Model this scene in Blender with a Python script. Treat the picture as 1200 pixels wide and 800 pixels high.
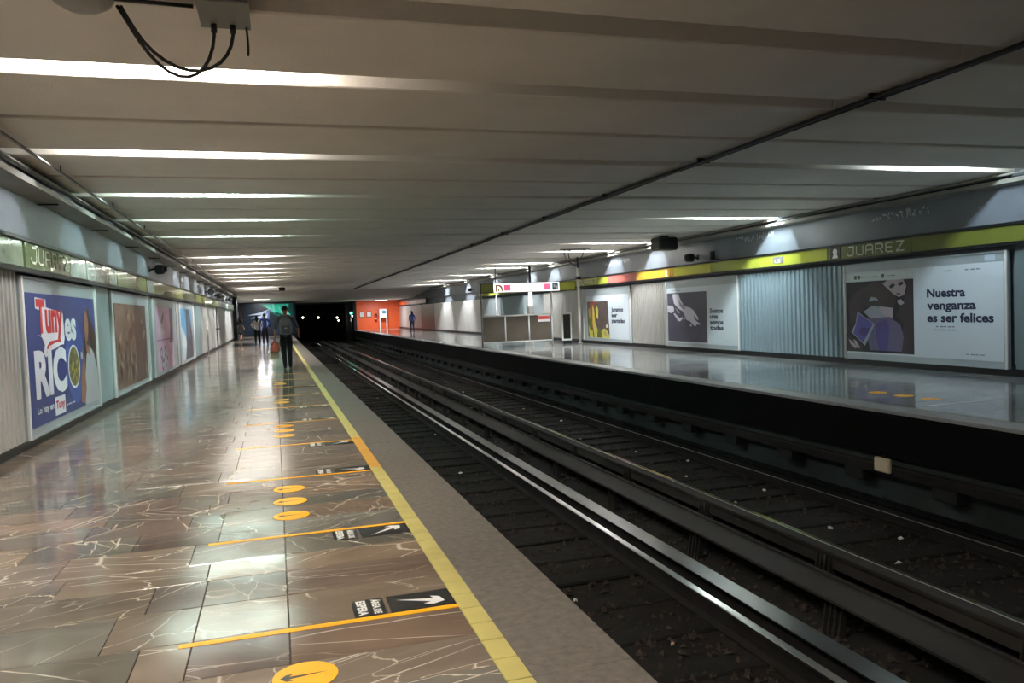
import bpy, bmesh, math, random
from mathutils import Vector, Matrix
for o in list(bpy.data.objects): bpy.data.objects.remove(o, do_unlink=True)
SC = bpy.context.scene
COL = SC.collection
random.seed(7)
PI = math.pi

# ---------------------------------------------------------------- camera
XC = (0.95584138, -0.04852275, 0.2898496)
YC = (-0.29140439, -0.02866166, 0.95617048)
ZC = (-0.03808845, -0.99841076, -0.04153574)
cd = bpy.data.cameras.new('camera'); cam = bpy.data.objects.new('camera', cd); COL.objects.link(cam)
rows = [Vector((v[0], -v[1], -v[2])) for v in (XC, YC, ZC)]
cam.matrix_world = Matrix(rows).to_4x4()
cam.location = (0, 0, 1.45)
cd.sensor_width = 36; cd.sensor_fit = 'HORIZONTAL'; cd.lens = 36 * 913.28 / 1200; cd.clip_start = .05; cd.clip_end = 400
SC.camera = cam
# ---------------------------------------------------------------- world and exposure
w = bpy.data.worlds.new('world'); SC.world = w; w.use_nodes = True
w.node_tree.nodes['Background'].inputs[0].default_value = (.02, .022, .025, 1)
w.node_tree.nodes['Background'].inputs[1].default_value = .3
SC.view_settings.view_transform = 'Standard'; SC.view_settings.look = 'None'
SC.view_settings.gamma = 1; SC.view_settings.use_curve_mapping = False
SC.view_settings.exposure = 2.0
SC.cycles.max_bounces = 9; SC.cycles.diffuse_bounces = 5; SC.cycles.glossy_bounces = 4
SC.cycles.sample_clamp_indirect = 6
LAMP_W = 30.0          # watts of one ceiling fixture
# ---------------------------------------------------------------- layout (metres)
XL, XR = -2.82, 11.75          # faces of the two side walls
E1, E2 = 1.34, 7.32            # platform edges
ZB = -1.2                      # track bed
HC = 3.37                      # underside of ceiling panels
SLOT0, SLOTD = 6.6, 3.15       # light slots at SLOT0 + k*SLOTD
YEND, YORA, YBACK = 68.0, 77.0, -9.0
SEAM = 5.6
SLW = .17                      # half width of a light slot

# ---------------------------------------------------------------- materials
def srgb(r, g, b):
    f = lambda c: (c/255/12.92 if c/255 <= .04045 else ((c/255+.055)/1.055)**2.4)
    return (f(r), f(g), f(b), 1)
MATS = {}
def mat(name, col, rough=.5, metal=0, var=.0, vscale=3, bump=0, bscale=40, emit=0, coat=0, spec=.5, bdist=.01, trans=0, alpha=1):
    if name in MATS: return MATS[name]
    m = bpy.data.materials.new(name); m.use_nodes = True; nt = m.node_tree; b = nt.nodes['Principled BSDF']
    c = srgb(*col)
    b.inputs['Base Color'].default_value = c; b.inputs['Roughness'].default_value = rough
    b.inputs['Metallic'].default_value = metal; b.inputs['Specular IOR Level'].default_value = spec
    b.inputs['Coat Weight'].default_value = coat; b.inputs['Transmission Weight'].default_value = trans
    b.inputs['Alpha'].default_value = alpha
    if emit:
        b.inputs['Emission Color'].default_value = c; b.inputs['Emission Strength'].default_value = emit
    if var or bump:
        g = nt.nodes.new('ShaderNodeNewGeometry')
    if var:
        n = nt.nodes.new('ShaderNodeTexNoise'); n.inputs['Scale'].default_value = vscale; n.inputs['Detail'].default_value = 5
        nt.links.new(g.outputs['Position'], n.inputs['Vector'])
        mr = nt.nodes.new('ShaderNodeMapRange'); mr.inputs[1].default_value = .3; mr.inputs[2].default_value = .7
        mr.inputs[3].default_value = 1-var; mr.inputs[4].default_value = 1+var
        nt.links.new(n.outputs['Fac'], mr.inputs[0])
        mx = nt.nodes.new('ShaderNodeVectorMath'); mx.operation = 'SCALE'; mx.inputs[0].default_value = c[:3]
        nt.links.new(mr.outputs[0], mx.inputs['Scale']); nt.links.new(mx.outputs[0], b.inputs['Base Color'])
    if bump:
        n2 = nt.nodes.new('ShaderNodeTexNoise'); n2.inputs['Scale'].default_value = bscale; n2.inputs['Detail'].default_value = 3
        nt.links.new(g.outputs['Position'], n2.inputs['Vector'])
        bp = nt.nodes.new('ShaderNodeBump'); bp.inputs['Strength'].default_value = bump; bp.inputs['Distance'].default_value = bdist
        nt.links.new(n2.outputs['Fac'], bp.inputs['Height']); nt.links.new(bp.outputs[0], b.inputs['Normal'])
    MATS[name] = m
    return m

def marble(name, cols, rough, veinw=.012, veincol=(222, 208, 188)):
    m = bpy.data.materials.new(name); m.use_nodes = True; nt = m.node_tree; N = nt.nodes; L = nt.links
    b = N['Principled BSDF']
    at = N.new('ShaderNodeAttribute'); at.attribute_name = 'rnd'
    ge = N.new('ShaderNodeNewGeometry')
    sc = N.new('ShaderNodeVectorMath'); sc.operation = 'MULTIPLY_ADD'
    cb = N.new('ShaderNodeCombineXYZ')
    mu = N.new('ShaderNodeMath'); mu.operation = 'MULTIPLY'; mu.inputs[1].default_value = 37
    L.new(at.outputs['Fac'], mu.inputs[0])
    for i in range(3): L.new(mu.outputs[0], cb.inputs[i])
    sc.inputs[1].default_value = (.75, 1.25, 1); L.new(ge.outputs['Position'], sc.inputs[0]); L.new(cb.outputs[0], sc.inputs[2])
    # tile tone
    rp = N.new('ShaderNodeValToRGB'); e = rp.color_ramp.elements
    e[0].position = 0; e[0].color = srgb(*cols[0]); e[1].position = 1; e[1].color = srgb(*cols[-1])
    for i, c in enumerate(cols[1:-1]): q = e.new((i+1)/(len(cols)-1)); q.color = srgb(*c)
    L.new(at.outputs['Fac'], rp.inputs[0])
    # soft clouding
    n1 = N.new('ShaderNodeTexNoise'); n1.inputs['Scale'].default_value = 2.2; n1.inputs['Detail'].default_value = 6; n1.inputs['Distortion'].default_value = .6
    L.new(sc.outputs[0], n1.inputs['Vector'])
    mr = N.new('ShaderNodeMapRange'); mr.inputs[1].default_value = .3; mr.inputs[2].default_value = .7; mr.inputs[3].default_value = .72; mr.inputs[4].default_value = 1.3
    L.new(n1.outputs['Fac'], mr.inputs[0])
    s2 = N.new('ShaderNodeVectorMath'); s2.operation = 'SCALE'; L.new(rp.outputs[0], s2.inputs[0]); L.new(mr.outputs[0], s2.inputs['Scale'])
    # veins: two crack networks
    def vein(scale, w, dist, off):
        ad = N.new('ShaderNodeVectorMath'); ad.operation = 'ADD'; ad.inputs[1].default_value = (off, off*.7, 0)
        L.new(sc.outputs[0], ad.inputs[0])
        rt = N.new('ShaderNodeVectorRotate'); rt.rotation_type = 'Z_AXIS'
        L.new(ad.outputs[0], rt.inputs['Vector']); L.new(mu.outputs[0], rt.inputs['Angle'])
        ms = N.new('ShaderNodeVectorMath'); ms.operation = 'MULTIPLY'; ms.inputs[1].default_value = (.45, 1.3, 1); L.new(rt.outputs[0], ms.inputs[0])
        dn = N.new('ShaderNodeTexNoise'); dn.inputs['Scale'].default_value = scale*1.3; dn.inputs['Detail'].default_value = 3; L.new(ms.outputs[0], dn.inputs['Vector'])
        dm = N.new('ShaderNodeVectorMath'); dm.operation = 'MULTIPLY_ADD'; dm.inputs[1].default_value = (dist,)*3; L.new(dn.outputs['Color'], dm.inputs[0]); L.new(ms.outputs[0], dm.inputs[2])
        c = N.new('ShaderNodeTexVoronoi'); c.feature = 'DISTANCE_TO_EDGE'; c.inputs['Scale'].default_value = scale; L.new(dm.outputs[0], c.inputs['Vector'])
        d = N.new('ShaderNodeMapRange'); d.inputs[1].default_value = 0; d.inputs[2].default_value = w; d.inputs[3].default_value = 1; d.inputs[4].default_value = 0; d.interpolation_type = 'SMOOTHSTEP'
        L.new(c.outputs[0], d.inputs[0])
        k = N.new('ShaderNodeTexNoise'); k.inputs['Scale'].default_value = 1.1; L.new(ad.outputs[0], k.inputs['Vector'])
        k2 = N.new('ShaderNodeMapRange'); k2.inputs[1].default_value = .42; k2.inputs[2].default_value = .55; L.new(k.outputs['Fac'], k2.inputs[0])
        o = N.new('ShaderNodeMath'); o.operation = 'MULTIPLY'; L.new(d.outputs[0], o.inputs[0]); L.new(k2.outputs[0], o.inputs[1])
        return o
    va = vein(1.7, veinw, .16, 0); vb = vein(4.2, veinw*1.3, .12, 9.3)
    mxx = N.new('ShaderNodeMath'); mxx.operation = 'MAXIMUM'; L.new(va.outputs[0], mxx.inputs[0]); L.new(vb.outputs[0], mxx.inputs[1])
    mf = N.new('ShaderNodeMath'); mf.operation = 'MULTIPLY'; mf.inputs[1].default_value = .75; L.new(mxx.outputs[0], mf.inputs[0])
    mix = N.new('ShaderNodeMix'); mix.data_type = 'RGBA'; mix.inputs['B'].default_value = srgb(*veincol)
    L.new(mf.outputs[0], mix.inputs['Factor']); L.new(s2.outputs[0], mix.inputs['A']); L.new(mix.outputs['Result'], b.inputs['Base Color'])
    # worn polish
    n3 = N.new('ShaderNodeTexNoise'); n3.inputs['Scale'].default_value = 1.7; n3.inputs['Detail'].default_value = 4; L.new(ge.outputs['Position'], n3.inputs['Vector'])
    m3 = N.new('ShaderNodeMapRange'); m3.inputs[1].default_value = .3; m3.inputs[2].default_value = .7; m3.inputs[3].default_value = rough*.75; m3.inputs[4].default_value = rough*1.45
    L.new(n3.outputs['Fac'], m3.inputs[0]); L.new(m3.outputs[0], b.inputs['Roughness'])
    n4 = N.new('ShaderNodeTexNoise'); n4.inputs['Scale'].default_value = 5; L.new(ge.outputs['Position'], n4.inputs['Vector'])
    bp = N.new('ShaderNodeBump'); bp.inputs['Strength'].default_value = .12; bp.inputs['Distance'].default_value = .01
    L.new(n4.outputs['Fac'], bp.inputs['Height']); L.new(bp.outputs[0], b.inputs['Normal'])
    b.inputs['Specular IOR Level'].default_value = .62
    return m

M_floor = marble('brown_marble', [(106, 88, 74), (120, 104, 88), (92, 90, 82), (132, 112, 92), (98, 82, 74), (110, 106, 97), (126, 106, 88)], .11)
M_floor2 = marble('grey_marble', [(128, 128, 126), (142, 142, 140), (116, 120, 122), (150, 150, 148)], .09, .008)
M_grout = mat('dark_grout', (58, 52, 46), .9)
M_edge = mat('granite_edge', (102, 95, 86), .5, var=.28, vscale=22, bump=.3, bscale=60)
M_edge2 = mat('pale_granite_edge', (146, 148, 148), .4, var=.15, vscale=9)
M_yellow = mat('yellow_tile', (190, 177, 104), .45, var=.08, vscale=6)
M_orange_tile = mat('orange_tile', (214, 158, 62), .45, var=.08, vscale=6)
M_tape = mat('yellow_tape', (248, 176, 18), .4, var=.05, vscale=8)
M_black_vinyl = mat('black_vinyl', (30, 30, 30), .4)
M_white_vinyl = mat('white_vinyl', (232, 230, 224), .4)
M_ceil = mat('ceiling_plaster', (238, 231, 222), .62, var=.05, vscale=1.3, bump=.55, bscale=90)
M_slot = mat('shaded_slot_plaster', (180, 174, 166), .7, bump=1, bscale=34, bdist=.06)  # darker than the panels: shade of the unlit slot parts put into the colour
M_concrete = mat('painted_concrete', (118, 124, 132), .6, var=.1, vscale=2, bump=.15)
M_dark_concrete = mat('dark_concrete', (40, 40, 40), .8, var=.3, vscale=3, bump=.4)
M_black = mat('black_matt', (14, 15, 16), .7)
M_plinth = mat('black_plinth', (14, 15, 17), .4)
M_alu = mat('aluminium_panel', (176, 186, 190), .35, metal=.35, var=.04, vscale=1.5)
M_flute = mat('fluted_metal', (186, 184, 178), .38, metal=.4, var=.04, vscale=1.5)
M_flute_blue = mat('fluted_blue_metal', (150, 168, 176), .36, metal=.4, var=.04, vscale=1.5)
M_white_panel = mat('white_panel', (214, 212, 208), .35, var=.04)
M_steel = mat('steel', (170, 172, 172), .28, metal=1)
M_frame = mat('dark_frame', (44, 46, 46), .4, metal=.6)
M_white = mat('white_enamel', (226, 226, 224), .35)
M_green = mat('green_sign', (158, 164, 58), .35, var=.06)
M_green2 = mat('dark_green_sign', (104, 110, 44), .35, var=.08)
M_greenglass = mat('glossy_green_glass', (112, 136, 92), .07, var=.3, vscale=2.5, coat=1, bump=.6, bscale=1.6, bdist=.05)
M_glassgrey = mat('glossy_grey_glass', (146, 164, 140), .07, var=.3, vscale=2.5, coat=1, bump=.6, bscale=1.6, bdist=.05)
M_orange = mat('orange_paint', (240, 100, 50), .4, var=.05)
M_red = mat('red_paint', (196, 32, 30), .35)
M_darkgreen = mat('dark_green_casing', (24, 34, 28), .45)
M_grey = mat('grey_plastic', (122, 120, 116), .5)
M_cable = mat('black_cable', (40, 38, 37), .5)
M_pipe = mat('galvanised_pipe', (150, 152, 150), .32, metal=.8, var=.1)
M_pipe2 = mat('painted_pipe', (136, 134, 126), .5, var=.1)

# ---------------------------------------------------------------- mesh helper
class MB:
    def __init__(s): s.v = []; s.f = []; s.mi = []; s.rnd = []; s.sm = []; s.m = 0; s.r = 0.; s.s = False
    def face(s, idx): s.f.append(idx); s.mi.append(s.m); s.rnd.append(s.r); s.sm.append(s.s)
    def box(s, a, b, mtx=None):
        x0, y0, z0 = a; x1, y1, z1 = b; n = len(s.v)
        p = [(x0,y0,z0),(x1,y0,z0),(x1,y1,z0),(x0,y1,z0),(x0,y0,z1),(x1,y0,z1),(x1,y1,z1),(x0,y1,z1)]
        if mtx: p = [tuple(mtx @ Vector(q)) for q in p]
        s.v += p
        for q in ((0,3,2,1),(4,5,6,7),(0,1,5,4),(1,2,6,5),(2,3,7,6),(3,0,4,7)): s.face([n+i for i in q])
        return s
    def bev(s, a, b, c=.01):
        """box whose vertical and top edges are chamfered"""
        x0, y0, z0 = a; x1, y1, z1 = b; n = len(s.v)
        def ring(z, k, i=0.):
            return [(x0+k+i,y0+i,z),(x1-k-i,y0+i,z),(x1-i,y0+k+i,z),(x1-i,y1-k-i,z),(x1-k-i,y1-i,z),(x0+k+i,y1-i,z),(x0+i,y1-k-i,z),(x0+i,y0+k+i,z)]
        rs = [ring(z0, c, c), ring(z0+c, c), ring(z1-c, c), ring(z1, c, c)]
        for r in rs: s.v += r
        for j in range(3):
            for i in range(8): s.face([n+j*8+i, n+j*8+(i+1)%8, n+(j+1)*8+(i+1)%8, n+(j+1)*8+i])
        s.face([n+i for i in range(7,-1,-1)]); s.face([n+24+i for i in range(8)])
        return s
    def tube(s, pts, r, n=8, caps=True):
        pts = [Vector(p) for p in pts]; base = len(s.v); k = len(pts); up = None
        for i, p in enumerate(pts):
            d = (pts[min(i+1,k-1)]-pts[max(i-1,0)]).normalized()
            if up is None: up = Vector((0,0,1)) if abs(d.z) < .9 else Vector((1,0,0))
            a = d.cross(up).normalized(); b = d.cross(a); up = -b if (-b).length else up
            rr = r[i] if isinstance(r, (list, tuple)) else r
            for j in range(n):
                t = 2*PI*j/n; s.v.append(tuple(p + a*math.cos(t)*rr + b*math.sin(t)*rr))
        sm = s.s; s.s = True
        for i in range(k-1):
            for j in range(n): s.face([base+i*n+j, base+i*n+(j+1)%n, base+(i+1)*n+(j+1)%n, base+(i+1)*n+j])
        s.s = sm
        if caps:
            s.face([base+j for j in range(n-1,-1,-1)]); s.face([base+(k-1)*n+j for j in range(n)])
        return s
    def lathe(s, prof, n=16, o=(0,0,0), axis='z'):
        base = len(s.v)
        for (r, h) in prof:
            for j in range(n):
                t = 2*PI*j/n; c, q = r*math.cos(t), r*math.sin(t)
                p = {'z': (c,q,h), 'y': (c,h,q), 'x': (h,c,q)}[axis]
                s.v.append((o[0]+p[0], o[1]+p[1], o[2]+p[2]))
        sm = s.s; s.s = True
        for i in range(len(prof)-1):
            for j in range(n): s.face([base+i*n+j, base+i*n+(j+1)%n, base+(i+1)*n+(j+1)%n, base+(i+1)*n+j])
        s.s = sm
        s.face([base+j for j in range(n-1,-1,-1)]); s.face([base+(len(prof)-1)*n+j for j in range(n)])
        return s
    def prism(s, prof, ax, a, b):
        """extrude a closed 2-D profile along axis ax from a to b"""
        n = len(s.v); k = len(prof)
        def P(q, t): return {'y': (q[0], t, q[1]), 'x': (t, q[0], q[1]), 'z': (q[0], q[1], t)}[ax]
        s.v += [P(q, a) for q in prof] + [P(q, b) for q in prof]
        for i in range(k): s.face([n+i, n+(i+1)%k, n+k+(i+1)%k, n+k+i])
        s.face([n+i for i in range(k-1,-1,-1)]); s.face([n+k+i for i in range(k)])
        return s
    def poly(s, pts):
        n = len(s.v); s.v += [tuple(p) for p in pts]; s.face(list(range(n, n+len(pts)))); return s
    def slab(s, pts, y, t=.0015):
        """flat printed shape in the local x-z plane, facing -y, with a little thickness"""
        n = len(s.v); k = len(pts)
        s.v += [(p[0], y, p[1]) for p in pts]; s.face([n+i for i in range(k)]); return s
    def build(s, name, mats, parent=None, loc=None, rnd=False):
        me = bpy.data.meshes.new(name); me.from_pydata(s.v, [], s.f)
        if not isinstance(mats, (list, tuple)): mats = [mats]
        for m in mats: me.materials.append(m)
        me.polygons.foreach_set('material_index', s.mi)
        me.polygons.foreach_set('use_smooth', s.sm)
        if rnd:
            a = me.attributes.new('rnd', 'FLOAT', 'FACE'); a.data.foreach_set('value', s.rnd)
        bm = bmesh.new(); bm.from_mesh(me)
        bmesh.ops.recalc_face_normals(bm, faces=bm.faces) if not getattr(s, 'flat', False) else None
        bm.to_mesh(me); bm.free()
        o = bpy.data.objects.new(name, me); COL.objects.link(o)
        if parent: o.parent = parent
        if loc: o.location = loc
        return o
def tag(o, label=None, cat=None, group=None, kind=None):
    if label: o['label'] = label
    if cat: o['category'] = cat
    if group: o['group'] = group
    if kind: o['kind'] = kind
    return o
def thing(name, label, cat, loc=(0,0,0), rz=0, group=None):
    o = bpy.data.objects.new(name, None); COL.objects.link(o); o.location = loc; o.rotation_euler = (0,0,rz)
    o.empty_display_size = .1
    return tag(o, label, cat, group)
def copy_tree(o, parent=None):
    c = o.copy(); COL.objects.link(c)
    if parent: c.parent = parent
    for ch in [x for x in bpy.data.objects if x.parent == o]: copy_tree(ch, c)
    return c
def struct(o): o['kind'] = 'structure'; return o
ORD = ['nearest', 'second nearest', 'third nearest', 'fourth nearest', 'fifth nearest', 'sixth nearest', 'seventh nearest', 'eighth nearest',
       'ninth nearest', 'tenth nearest', 'eleventh nearest', 'twelfth nearest', 'thirteenth nearest', 'farthest']
def text_mesh(body, bold=0.):
    cu = bpy.data.curves.new('lettering', 'FONT'); cu.body = body; cu.size = 1; cu.offset = bold; cu.resolution_u = 3
    ob = bpy.data.objects.new('tmp', cu); COL.objects.link(ob)
    me = bpy.data.meshes.new_from_object(ob); bpy.data.objects.remove(ob, do_unlink=True)
    return me
SHEET = {}
CAPH = []
def lettering(body, parent, x0, x1, z0, z1, y, m, bold=.02, name='lettering', flatfloor=False, cap=False):
    """words fitted into a box of the local x-z plane (or x-y plane on a floor)"""
    me = text_mesh(body, bold); me.name = name
    xs = [v.co.x for v in me.vertices]; ys = [v.co.y for v in me.vertices]
    ax, bx, ay, by = min(xs), max(xs), min(ys), max(ys)
    if cap:                                   # z0 is the baseline, z1 the height of a capital
        if not CAPH: CAPH.append(max(v.co.y for v in text_mesh('H').vertices))
        ay, by = 0, CAPH[0]
    for v in me.vertices:
        u = x0+(v.co.x-ax)/(bx-ax)*(x1-x0); q = z0+(v.co.y-ay)/(by-ay)*(z1-z0)
        v.co = (u, q, y) if flatfloor else (u, y, q)
    me.materials.clear(); me.materials.append(m)
    o = bpy.data.objects.new(name, me); COL.objects.link(o); o.parent = SHEET.get(parent.name, parent) if parent else None
    return o
def ell(cx, cz, rx, rz, n=20, rot=0):
    return [(cx+rx*math.cos(2*PI*i/n)*math.cos(rot)-rz*math.sin(2*PI*i/n)*math.sin(rot),
             cz+rx*math.cos(2*PI*i/n)*math.sin(rot)+rz*math.sin(2*PI*i/n)*math.cos(rot)) for i in range(n)]
def rect(x0, z0, x1, z1): return [(x0,z0),(x1,z0),(x1,z1),(x0,z1)]

# ================================================================ STRUCTURE
# ---- platform floors with their tiles
def lay_floor(name, xs_zones, y0, y1, near0, near1, row, m, ztop=0., seed=1, lmin=.6, lmax=.95):
    rg = random.Random(seed)
    x0, x1 = xs_zones[0], xs_zones[-1]
    base = struct(MB().box((x0, y0, -.3), (x1, y1, -.028)).build(name, M_grout))
    far = MB(); count = 0; y = y0; g = .0014
    while y < y1-.05:
        ye = min(y+row*rg.choice((.72, .9, 1.0, 1.1)), y1)
        for a, b in zip(xs_zones[:-1], xs_zones[1:]):
            x = a
            while x < b-.01:
                L = rg.uniform(lmin, lmax); xe = x+L
                if b == -.005 and b-xe < .42: xe = b if x > b-.55 or rg.random() < .35 else b-.42
                if b-xe < .3: xe = b
                r = rg.random(); t = [rg.uniform(-.0006, .0006) for _ in range(4)]
                if near0 <= y < near1 and count < 298: mb = MB()
                else: mb = far
                mb.r = r; n = len(mb.v)
                e = .003
                mb.v += [(x+g,y+g,-.028),(xe-g,y+g,-.028),(xe-g,ye-g,-.028),(x+g,ye-g,-.028),
                         (x+g,y+g,-.004),(xe-g,y+g,-.004),(xe-g,ye-g,-.004),(x+g,ye-g,-.004),
                         (x+g+e,y+g+e,t[0]-.0006),(xe-g-e,y+g+e,t[1]-.0006),(xe-g-e,ye-g-e,t[2]-.0006),(x+g+e,ye-g-e,t[3]-.0006)]
                for lo in (0, 4):
                    for i in range(4): mb.face([n+lo+i, n+lo+(i+1)%4, n+lo+4+(i+1)%4, n+lo+4+i])
                mb.face([n+8,n+9,n+10,n+11])
                if mb is not far: mb.build('floor_tile', m, base, rnd=True); count += 1
                x = xe
        y = ye
    tag(far.build('floor_tile_field', m, base, rnd=True), kind='stuff')
    return base
floorL = lay_floor('floor', [XL-.1, -.005, .80], YBACK, YEND, 2.5, 15.5, .45, M_floor, seed=3)
floorR = lay_floor('floor', [E2+.36, XR+.1], YBACK, YORA, 6.2, 19.5, .62, M_floor2, seed=5, lmin=.7, lmax=1.2)
# yellow warning strip: one tile after another
tm = MB().bev((0, .004, -.028), (.105, .194, .001), .002); far = MB(); y = YBACK; i = 0; proto = None; proto2 = None
while y < YEND-.2:
    if 2.3 < y < 16:
        org = 7.4 < y < 9.3
        if org:
            if proto2 is None: proto2 = tm.build('yellow_tile', M_orange_tile); o = proto2
            else: o = proto2.copy(); COL.objects.link(o)
        else:
            if proto is None: proto = tm.build('yellow_tile', M_yellow); o = proto
            else: o = proto.copy(); COL.objects.link(o)
        o.parent = floorL; o.location = (.80, y, random.uniform(-.0004, .0004))
    else: far.box((.80, y+.002, -.028), (.905, y+.196, .001))
    y += .198
tag(far.build('yellow_strip', M_yellow, floorL), kind='stuff')
# granite edge slabs
for (xa, xb, m, par) in ((.907, E1, M_edge, floorL), (E2, E2+.358, M_edge2, floorR)):
    y = YBACK; end = YEND if par is floorL else YORA
    while y < end:
        ye = min(y+1.98, end); MB().bev((xa, y+.0015, -.045), (xb, ye-.0015, .0), .004).build('edge_slab', m, par); y = ye
# platform bodies
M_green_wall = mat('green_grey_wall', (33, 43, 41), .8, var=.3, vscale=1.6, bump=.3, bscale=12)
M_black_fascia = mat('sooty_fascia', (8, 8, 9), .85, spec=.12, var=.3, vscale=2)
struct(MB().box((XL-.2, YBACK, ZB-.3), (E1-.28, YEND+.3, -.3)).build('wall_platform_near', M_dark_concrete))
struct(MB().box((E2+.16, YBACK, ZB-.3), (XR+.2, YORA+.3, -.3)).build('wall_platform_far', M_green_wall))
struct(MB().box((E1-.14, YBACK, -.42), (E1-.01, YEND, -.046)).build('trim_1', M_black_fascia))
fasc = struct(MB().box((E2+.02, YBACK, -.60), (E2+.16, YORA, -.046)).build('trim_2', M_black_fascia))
# track bed
M_bed = mat('dirty_track_bed', (28, 24, 21), .9, spec=.2, var=.45, vscale=2.2, bump=.8, bscale=14)
M_sleeper = mat('oily_sleeper', (26, 23, 21), .85, spec=.2, var=.35, vscale=5, bump=.4)
bed = struct(MB().box((E1-.28, YBACK, ZB-.3), (E2+.16, 90, ZB)).build('floor_track_bed', M_bed))
slm = MB().bev((-1.28, -.13, 0), (1.28, .13, .04), .015)
p0 = None; cnt = 0; farS = MB()
for xc in (2.67, 6.0):
    y = 2.2
    while y < 66:
        if y < 44:
            if p0 is None: p0 = slm.build('sleeper', M_sleeper); o = p0
            else: o = p0.copy(); COL.objects.link(o)
            o.parent = bed; o.location = (xc, y+random.uniform(-.02,.02), ZB-.012+random.uniform(-.01,.01)); o.rotation_euler = (0,0,random.uniform(-.012,.012))
        else: farS.box((xc-1.28, y-.13, ZB-.01), (xc+1.28, y+.13, ZB+.06))
        y += .68
tag(farS.build('sleeper_rows', M_sleeper, bed), kind='stuff')
rg = random.Random(11); st = MB()
for i in range(15000):
    y = 2.5 + 46*rg.random()**1.6; x = rg.uniform(E1-.1, E2+.1); r = rg.uniform(.012, .045)
    n = len(st.v); z = ZB+rg.uniform(0,.03)
    a = rg.uniform(0, 6.28)
    for k in range(4):
        q = a+k*1.57; rr = r*rg.uniform(.6,1.3); st.v.append((x+rr*math.cos(q), y+rr*math.sin(q), z-.01+rg.uniform(-.01,.02)))
    st.v.append((x+rg.uniform(-.3,.3)*r, y+rg.uniform(-.3,.3)*r, z+r*rg.uniform(.5,.9)))
    for k in range(4): st.face([n+k, n+(k+1)%4, n+4])
M_stone = mat('sooty_ballast', (50, 42, 36), .9, spec=.2, var=.5, vscale=30)
tag(st.build('ballast_stones', M_stone, bed), kind='stuff')

# ---- side walls
wl = struct(MB().box((XL-.35, YBACK, -.3), (XL-.14, YEND+.4, 3.7)).build('wall_left', M_concrete))
wr = struct(MB().box((XR+.14, YBACK, -.3), (XR+.35, YORA+.4, 3.7)).build('wall_right', M_concrete))
M_upper = mat('upper_wall_paint', (108, 114, 121), .5, var=.08, vscale=1.2, bump=.1)
MB().box((XL-.14, YBACK, 2.5), (XL, YEND, 3.64)).build('upper_wall_lining', M_upper, wl)
MB().box((XR, YBACK, 2.58), (XR+.14, YORA, 3.64)).build('upper_wall_lining', M_upper, wr)
struct(MB().box((XL-.14, YBACK, -.02), (XL-.05, YEND, .2)).build('baseboard_left', M_plinth))
struct(MB().box((XR+.05, YBACK, -.02), (XR+.14, YORA, .2)).build('baseboard_right', M_plinth))
struct(MB().box((XL-.3, YBACK-.2, -1.5), (XR+.3, YBACK, 3.7)).build('wall_rear', M_concrete))
# fluted sheets and smooth sheets of the wall cladding
def fluted(side, y0, y1, m, parent, pitch=.14, z0=.13, z1=2.12):
    s = 1 if side == 'l' else -1; X = XL if side == 'l' else XR
    n = max(1, round((y1-y0)/pitch)); p = (y1-y0)/n; pr = []
    for i in range(n):
        y = y0+i*p
        pr += [(X-s*.035, y), (X-s*.035, y+p*.28), (X+s*.0, y+p*.42), (X+s*.0, y+p*.86)]
    pr.append((X-s*.035, y1)); b = MB(); nn = len(pr)
    b.v = [(q[0], q[1], z0) for q in pr]+[(q[0], q[1], z1) for q in pr]
    for i in range(nn-1): b.face([i, i+1, nn+i+1, nn+i])
    # closing top and bottom and back so that the sheet has depth
    b.box((min(X-s*.06, X-s*.036), y0, z0), (max(X-s*.06, X-s*.036), y1, z1))
    o = b.build('fluted_sheet', m, parent); return o
def smooth(side, y0, y1, m, parent, z0=.13, z1=2.1, name='smooth_sheet', d=0.):
    s = 1 if side == 'l' else -1; X = XL if side == 'l' else XR
    a, b = sorted((X-s*.06, X-s*(.005+d)))
    return MB().bev((a, y0+.004, z0), (b, y1-.004, z1), .004).build(name, m, parent)
M_pillar = mat('blue_grey_panel', (148, 172, 176), .3, metal=.25, var=.04)
M_pillar2 = mat('grey_green_panel', (120, 136, 138), .35, metal=.25, var=.04)
fluted('l', 6.2, 10.25, M_flute, wl); fluted('l', YBACK, 6.2, M_flute, wl, pitch=.28)
smooth('l', 14.25, 15.45, M_pillar, wl); smooth('l', 19.78, 20.42, M_pillar2, wl); smooth('l', 25.2, 25.95, M_alu, wl)
smooth('l', 30.4, 33.5, M_pillar, wl); fluted('l', 33.6, 41.0, M_flute, wl, pitch=.2)
MB().box((XL-.06, 41.0, .1), (XL-.004, 41.9, 2.1)).build('wall_column', M_white, wl)
MB().box((XL-.12, 41.9, .1), (XL-.05, 43.4, 2.1)).build('dark_recess', M_frame, wl)
for i, (a, b) in enumerate(((43.5, 46.5), (46.6, 49.6), (49.7, 52.7), (52.8, 55.8), (55.9, 59))): smooth('l', a, b, M_white_panel, wl, d=.01*(i%2))
struct(MB().box((XL+.001, 59, 0), (XL+.25, 61, 3.3)).build('trim_4', M_frame))
smooth('l', 61.2, YEND, M_alu, wl)
smooth('r', YBACK, 2, M_alu, wr)
fluted('r', 2, 6.2, M_flute_blue, wr, pitch=.2); smooth('r', 6.2, 9.95, M_pillar2, wr); fluted('r', 14.02, 17.95, M_flute_blue, wr, pitch=.155); fluted('r', 22.0, 24.42, M_flute, wr)
fluted('r', 28.9, 33.6, M_flute, wr); smooth('r', 33.6, 36.6, M_alu, wr)
smooth('r', 36.7, 40.6, M_pillar2, wr); smooth('r', 40.7, 44.4, M_alu, wr)
for i in range(4): smooth('r', 44.5+i*3.6, 48.05+i*3.6, M_white_panel, wr, d=-.02*(i%2))
M_taupe = mat('taupe_panel', (112, 104, 110), .35, var=.08)
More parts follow.
